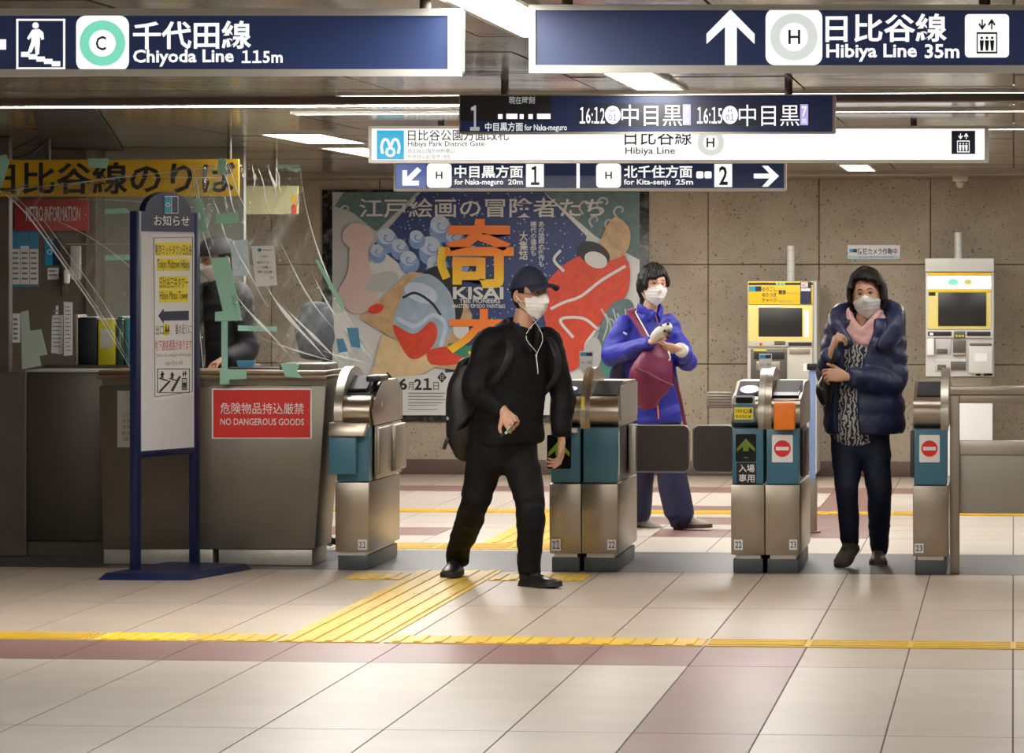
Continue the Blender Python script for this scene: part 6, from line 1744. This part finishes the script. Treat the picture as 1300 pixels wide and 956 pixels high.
# ================================================================ woman in the navy down coat
Yn = 23.02
J = lambda px, py, dy=0.0: P(px, py, Yn + dy)
fm = Vector((-.10, -.995, 0)); lf = Vector((.995, -.10, 0)); bk = -fm
root = J(1098, 718); root.z = 0
t = thing('person', 'woman in a navy down coat and pink scarf coming through the gate', 'person', root)
neck = J(1097, 404); chest = J(1095, 450); pel = J(1092, 545)
shR, shL = J(1066, 424, -.0), J(1131, 420, .02)
elR, wrR = J(1055, 474, -.06), J(1055, 448, -.25)
elL, wrL = J(1132, 486, -.06), J(1078, 479, -.30)
hiR, hiL = J(1076, 552, 0), J(1108, 552, 0)
knR, anR = J(1075, 618, -.10), J(1079, 684, .03)
knL, anL = J(1116, 622, .0), P(1116, 694, FL(1116, 714).y - .05)
Mh = head_matrix(J(1101, 376), Vector((-.08, -.99, .06)), radians(6))
body = MB('skin_o'); b0 = MB()
b0.loft([pel - Vector((0, 0, .05)), pel + Vector((0, 0, .12)), chest, neck - Vector((0, 0, .05))], [(.11, .07), (.10, .07), (.11, .07), (.07, .045)], side=lf)
b0.loft([neck - Vector((0, 0, .09)), neck, Mh @ Vector((0, -.015, -.06))], [.054, .050, .048])
for a, e, w_ in ((shR, elR, wrR), (shL, elL, wrL)): b0.loft([a, e, w_], [.045, .036, .025], n=4)
for a, k_, n_ in ((hiR, knR, anR), (hiL, knL, anL)): b0.loft([a, k_, n_], [.07, .05, .034], n=4)
body.add(*remeshed(b0, .014, 3)); add_head(body, Mh)
hand(body, wrR + Vector((.004, -.006, .0)), (.28, -.25, .93), (.85, .25, .1), 1, curls=((55, 60, 35), (60, 62, 35), (62, 62, 35), (64, 62, 35)), sc=.95)
hand(body, wrL + Vector((-.02, -.006, .004)), (-.93, -.25, .12), (.1, .8, -.35), -1, curls=((35, 45, 25), (48, 50, 30), (55, 52, 30), (58, 52, 30)), sc=.95)
body.build('body', t, smooth=180)
face_parts(t, Mh, 'hair_b', squint=.62); face_mask(t, Mh, top=-5)
def hair_bob(az, el):
    a = abs(az)
    j = 7 * noise.noise(Vector((az * 9, 3, 1)))
    if a < radians(46): return el > radians(35 + 7 * sin(az * 1.4 + .5)) + radians(j)
    if a < radians(64): return el > radians(18 + j)
    if a < radians(76): return el > radians(-14 + j)
    if a < radians(112): return el > radians(-32 + j)
    return el > radians(-50)
shell(MB('hair_b'), Mh, hair_bob, lambda az, el: (.026 + .006 * min(1, max(0, (abs(az) - .7) * 3))) + .012 * max(0, sin(el)) + .014 * max(0, -sin(el)) + .005 * noise.noise(Vector((az * 2.5, el * 3, 7))) + .0015 * sin(az * 30 + 4 * el), .024, nu=120, nv=80).build('hair', t, smooth=180)
# blouse
g = MB(); g.loft([J(1089, 554, .0), J(1088, 540, -.02), J(1089, 500, -.02), J(1092, 450, -.01), J(1095, 420, 0)], [(.14, .125), (.14, .13), (.13, .12), (.135, .115), (.10, .08)], side=lf, seg=24, n=5, caps=(.1, .5))
garment('blouse', t, 'blouse', g, .012, 3, .006)
# coat: two open fronts and a back, quilted
def coat_ring(z_px, a0, a1, ra, rb, cx, n=20, th=.05):
    return [J(cx, z_px) + lf * (ra * cos(a)) + fm * (rb * sin(a)) for a in [radians(a0 + (a1 - a0) * i / n) for i in range(n + 1)]]
lv = [(551, 131, 452, .20, .18, 1098), (530, 131, 454, .21, .185, 1098), (500, 130, 452, .198, .18, 1096), (470, 130, 448, .185, .17, 1097), (440, 130, 438, .175, .155, 1098), (420, 128, 424, .15, .125, 1098), (404, 125, 418, .11, .10, 1099)]
dense = []
for (p, q) in zip(lv[:-1], lv[1:]):
    for k in range(6): dense.append([a + (b_ - a) * k / 6 for a, b_ in zip(p, q)])
dense.append(list(lv[-1]))
vs = []; fs = []; n = 40
for r_i, (zp, a0, a1, ra, rb, cx) in enumerate(dense):
    q = .016 * abs(sin(pi * (zp - 404) / 24.5)) ** .6
    for k in (0, 1):
        th = (q if k == 0 else -.022)
        vs += coat_ring(zp, a0, a1, ra + th, rb + th, cx, n)
w_ = n + 1
for i in range(len(dense) - 1):
    for k in (0, 1):
        for j in range(n):
            a = (i * 2 + k) * w_ + j; b_ = ((i + 1) * 2 + k) * w_ + j
            fs.append([a, a + 1, b_ + 1, b_] if k == 0 else [a, b_, b_ + 1, a + 1])
    for j in (0, n):
        fs.append([(i * 2) * w_ + j, ((i + 1) * 2) * w_ + j, ((i + 1) * 2 + 1) * w_ + j, (i * 2 + 1) * w_ + j])
for i in (0, len(dense) - 1):
    for j in range(n): fs.append([i * 2 * w_ + j, i * 2 * w_ + j + 1, (i * 2 + 1) * w_ + j + 1, (i * 2 + 1) * w_ + j])
g = MB(); g.add(vs, fs)
for a, e, w2 in ((shR, elR, wrR), (shL, elL, wrL)):
    g.loft([a + (neck - a) * .3, a, (a + e) / 2, e, (e + w2) / 2, w2], [.068, .080, .080, .076, .068, .048], n=9, seg=18, caps=(1, .15), quilt=(.085, .18))
# big rolled collar
g.loft([J(1076, 436, -.19), J(1062, 418, -.13), J(1066, 400, .0), J(1098, 392, .12), J(1134, 398, .02), J(1138, 418, -.11), J(1118, 440, -.19)], [(.035, .028), (.058, .042), (.062, .048), (.06, .046), (.066, .05), (.064, .045), (.036, .028)], side=(0, 0, 1), seg=16, n=6, caps=(1, 1))
garment('down_coat', t, 'puffer', g, .0105, 3, .009, (9, 9, 12), 6)
# scarf
g = MB()
ctr = lambda a, r, z: neck + lf * (r * cos(a)) + fm * (r * sin(a)) + Vector((0, 0, z))
g.loft([ctr(radians(a), .085, z) for a, z in ((-60, .03), (0, .03), (50, -.02), (90, -.09), (130, -.03), (180, .03), (240, .03))], [(.03, .022)] * 7, side=(0, 0, 1), seg=12, n=5)
g.loft([ctr(radians(a), .10, z) for a, z in ((10, .0), (40, -.05), (75, -.12), (95, -.155))], [(.03, .02), (.034, .022), (.034, .02), (.018, .012)], side=lf, seg=12, n=5)
g.loft([ctr(radians(a), .10, z) for a, z in ((170, .0), (140, -.05), (110, -.11), (95, -.145))], [(.03, .02), (.034, .022), (.034, .02), (.018, .012)], side=lf, seg=12, n=5)
garment('scarf', t, 'pinkscarf', g, .008, 2, .008, (16, 16, 16), 1)
g = MB()
g.loft([J(1091, 530), J(1091, 552), J(1091, 566)], [(.16, .125), (.165, .13), (.12, .1)], side=lf, seg=20, n=4)
for a, k_, n_ in ((hiR, knR, anR), (hiL, knL, anL)):
    g.loft([a + Vector((0, 0, .05)), a - Vector((0, 0, .05)), (a + k_) / 2, k_, (k_ + n_) / 2, n_ - Vector((0, 0, .0)), n_ - Vector((0, 0, .02))], [.086, .092, .082, .066, .060, .050, .049], side=lf, n=5, seg=18, caps=(1, .05))
garment('trousers', t, 'jeans', g, .011, 3, .009, (7, 7, 11), 4)
shoe(t, FL(1115, 714), (.03, -1, 0), 0, 'oliveshoe', 'brownsole', L=.235, W=.046, shaft=.05, lace='oliveshoe')
shoe(t, P(1084, 697, 23.12), (-.30, -.95, 0), -22, 'oliveshoe', 'brownsole', L=.235, W=.046, shaft=.05, lace='oliveshoe')
hbp = J(1047, 492, -.20)
hb = thing('handbag', 'small black handbag hanging at the navy coat', 'bag', hbp)
g = MB(); g.loft([J(1048, 508, -.2), J(1046, 495, -.2), J(1050, 478, -.2)], [(.035, .05), (.045, .07), (.03, .04)], side=(1, 0, 0), n=4); garment('bag_body', hb, 'black_leather', g, .008, 2, .003)
mb = MB('black_leather'); strip(mb, [J(1050, 480, -.22), J(1058, 455, -.30), J(1062, 440, -.29), J(1066, 420, -.13), J(1068, 410, -.05)], .009, .004, side=(1, 0, 0)); mb.build('strap', hb, smooth=60)
mb = MB('frame_al'); mb.tube([J(1046, 474, -.27), J(1052, 480, -.30), J(1060, 482, -.34)], .004); mb.build('buckle', hb)

# ================================================================ staff member behind the vinyl
Ys = 23.72
J = lambda px, py, dy=0.0: P(px, py, Ys + dy)
fm = Vector((-.75, -.66, 0)); lf = Vector((.66, -.75, 0)); bk = -fm
root = J(282, 700); root.z = 0
t = thing('person', 'staff member in dark uniform and cap standing behind the vinyl sheet', 'person', root)
neck = J(284, 362); chest = J(284, 410)
Mh = head_matrix(J(277, 330), Vector((-.78, -.60, -.12)), 0)
body = MB('skin_m'); b0 = MB()
feet = root
b0.loft([Vector((root.x, root.y, .8)), Vector((root.x, root.y, 1.0)), chest, neck - Vector((0, 0, .03))], [(.15, .10), (.14, .10), (.16, .11), (.09, .06)], side=lf)
b0.loft([neck - Vector((0, 0, .08)), neck, Mh @ Vector((0, -.018, -.06))], [.055, .052, .05])
shR, shL = neck - lf * .17 - Vector((0, 0, .07)), neck + lf * .17 - Vector((0, 0, .07))
elR, elL = shR + Vector((.0, .05, -.30)), shL + Vector((.05, .0, -.30))
wrR, wrL = elR + Vector((-.12, -.18, -.02)), elL + Vector((-.10, -.16, -.04))
for a, e, w2 in ((shR, elR, wrR), (shL, elL, wrL)): b0.loft([a, e, w2], [.045, .038, .026])
for s in (-1, 1): b0.loft([root + lf * s * .09 + Vector((0, 0, .85)), root + lf * s * .09 + Vector((0, 0, .45)), root + lf * s * .09 + Vector((0, 0, .08))], [.075, .052, .035])
body.add(*remeshed(b0, .015, 3)); add_head(body, Mh)
hand(body, wrR, (-.5, -.7, -.3), (0, -.2, -1), 1, sc=.98); hand(body, wrL, (-.5, -.7, -.3), (0, -.2, -1), -1, sc=.98)
body.build('body', t, smooth=180)
face_parts(t, Mh, 'hair'); face_mask(t, Mh)
shell(MB('hair'), Mh, lambda az, el: abs(az) > radians(70) and radians(-30) < el < radians(35), lambda az, el: .008, .010).build('hair', t, smooth=180)
shell(MB('uniform'), Mh, lambda az, el: el > radians(14), lambda az, el: .018 + .030 * max(0, sin(el)) * (1 - sin(el)) * 2, .004).build('cap', t, smooth=60)
g = MB()
g.loft([Vector((root.x, root.y, .78)), Vector((root.x, root.y, 1.0)), chest, (chest + neck) / 2, neck - Vector((0, 0, .02)), neck + Vector((0, 0, .02))], [(.19, .14), (.18, .135), (.195, .14), (.18, .12), (.10, .085), (.065, .065)], side=lf, seg=22, n=5, caps=(.1, .1))
for a, e, w2 in ((shR, elR, wrR), (shL, elL, wrL)): g.loft([a + (neck - a) * .25, a, (a + e) / 2, e, (e + w2) / 2, w2], [.07, .078, .07, .064, .055, .045], n=5, seg=16, caps=(1, .15))
garment('uniform_jacket', t, 'uniform', g, .012, 3, .012)
g = MB()
g.loft([Vector((root.x, root.y, .95)), Vector((root.x, root.y, .80))], [(.165, .12), (.16, .12)], side=lf, n=2)
for s in (-1, 1): g.loft([root + lf * s * .09 + Vector((0, 0, .88)), root + lf * s * .09 + Vector((0, 0, .45)), root + lf * s * .09 + Vector((0, 0, .07))], [.095, .075, .065], n=4)
garment('trousers', t, 'uniform', g, .013, 3, .006)
for s in (-1, 1): shoe(t, root + lf * s * .09 + bk * .07, fm, 0, 'black_leather', 'black_sole', shaft=.06)
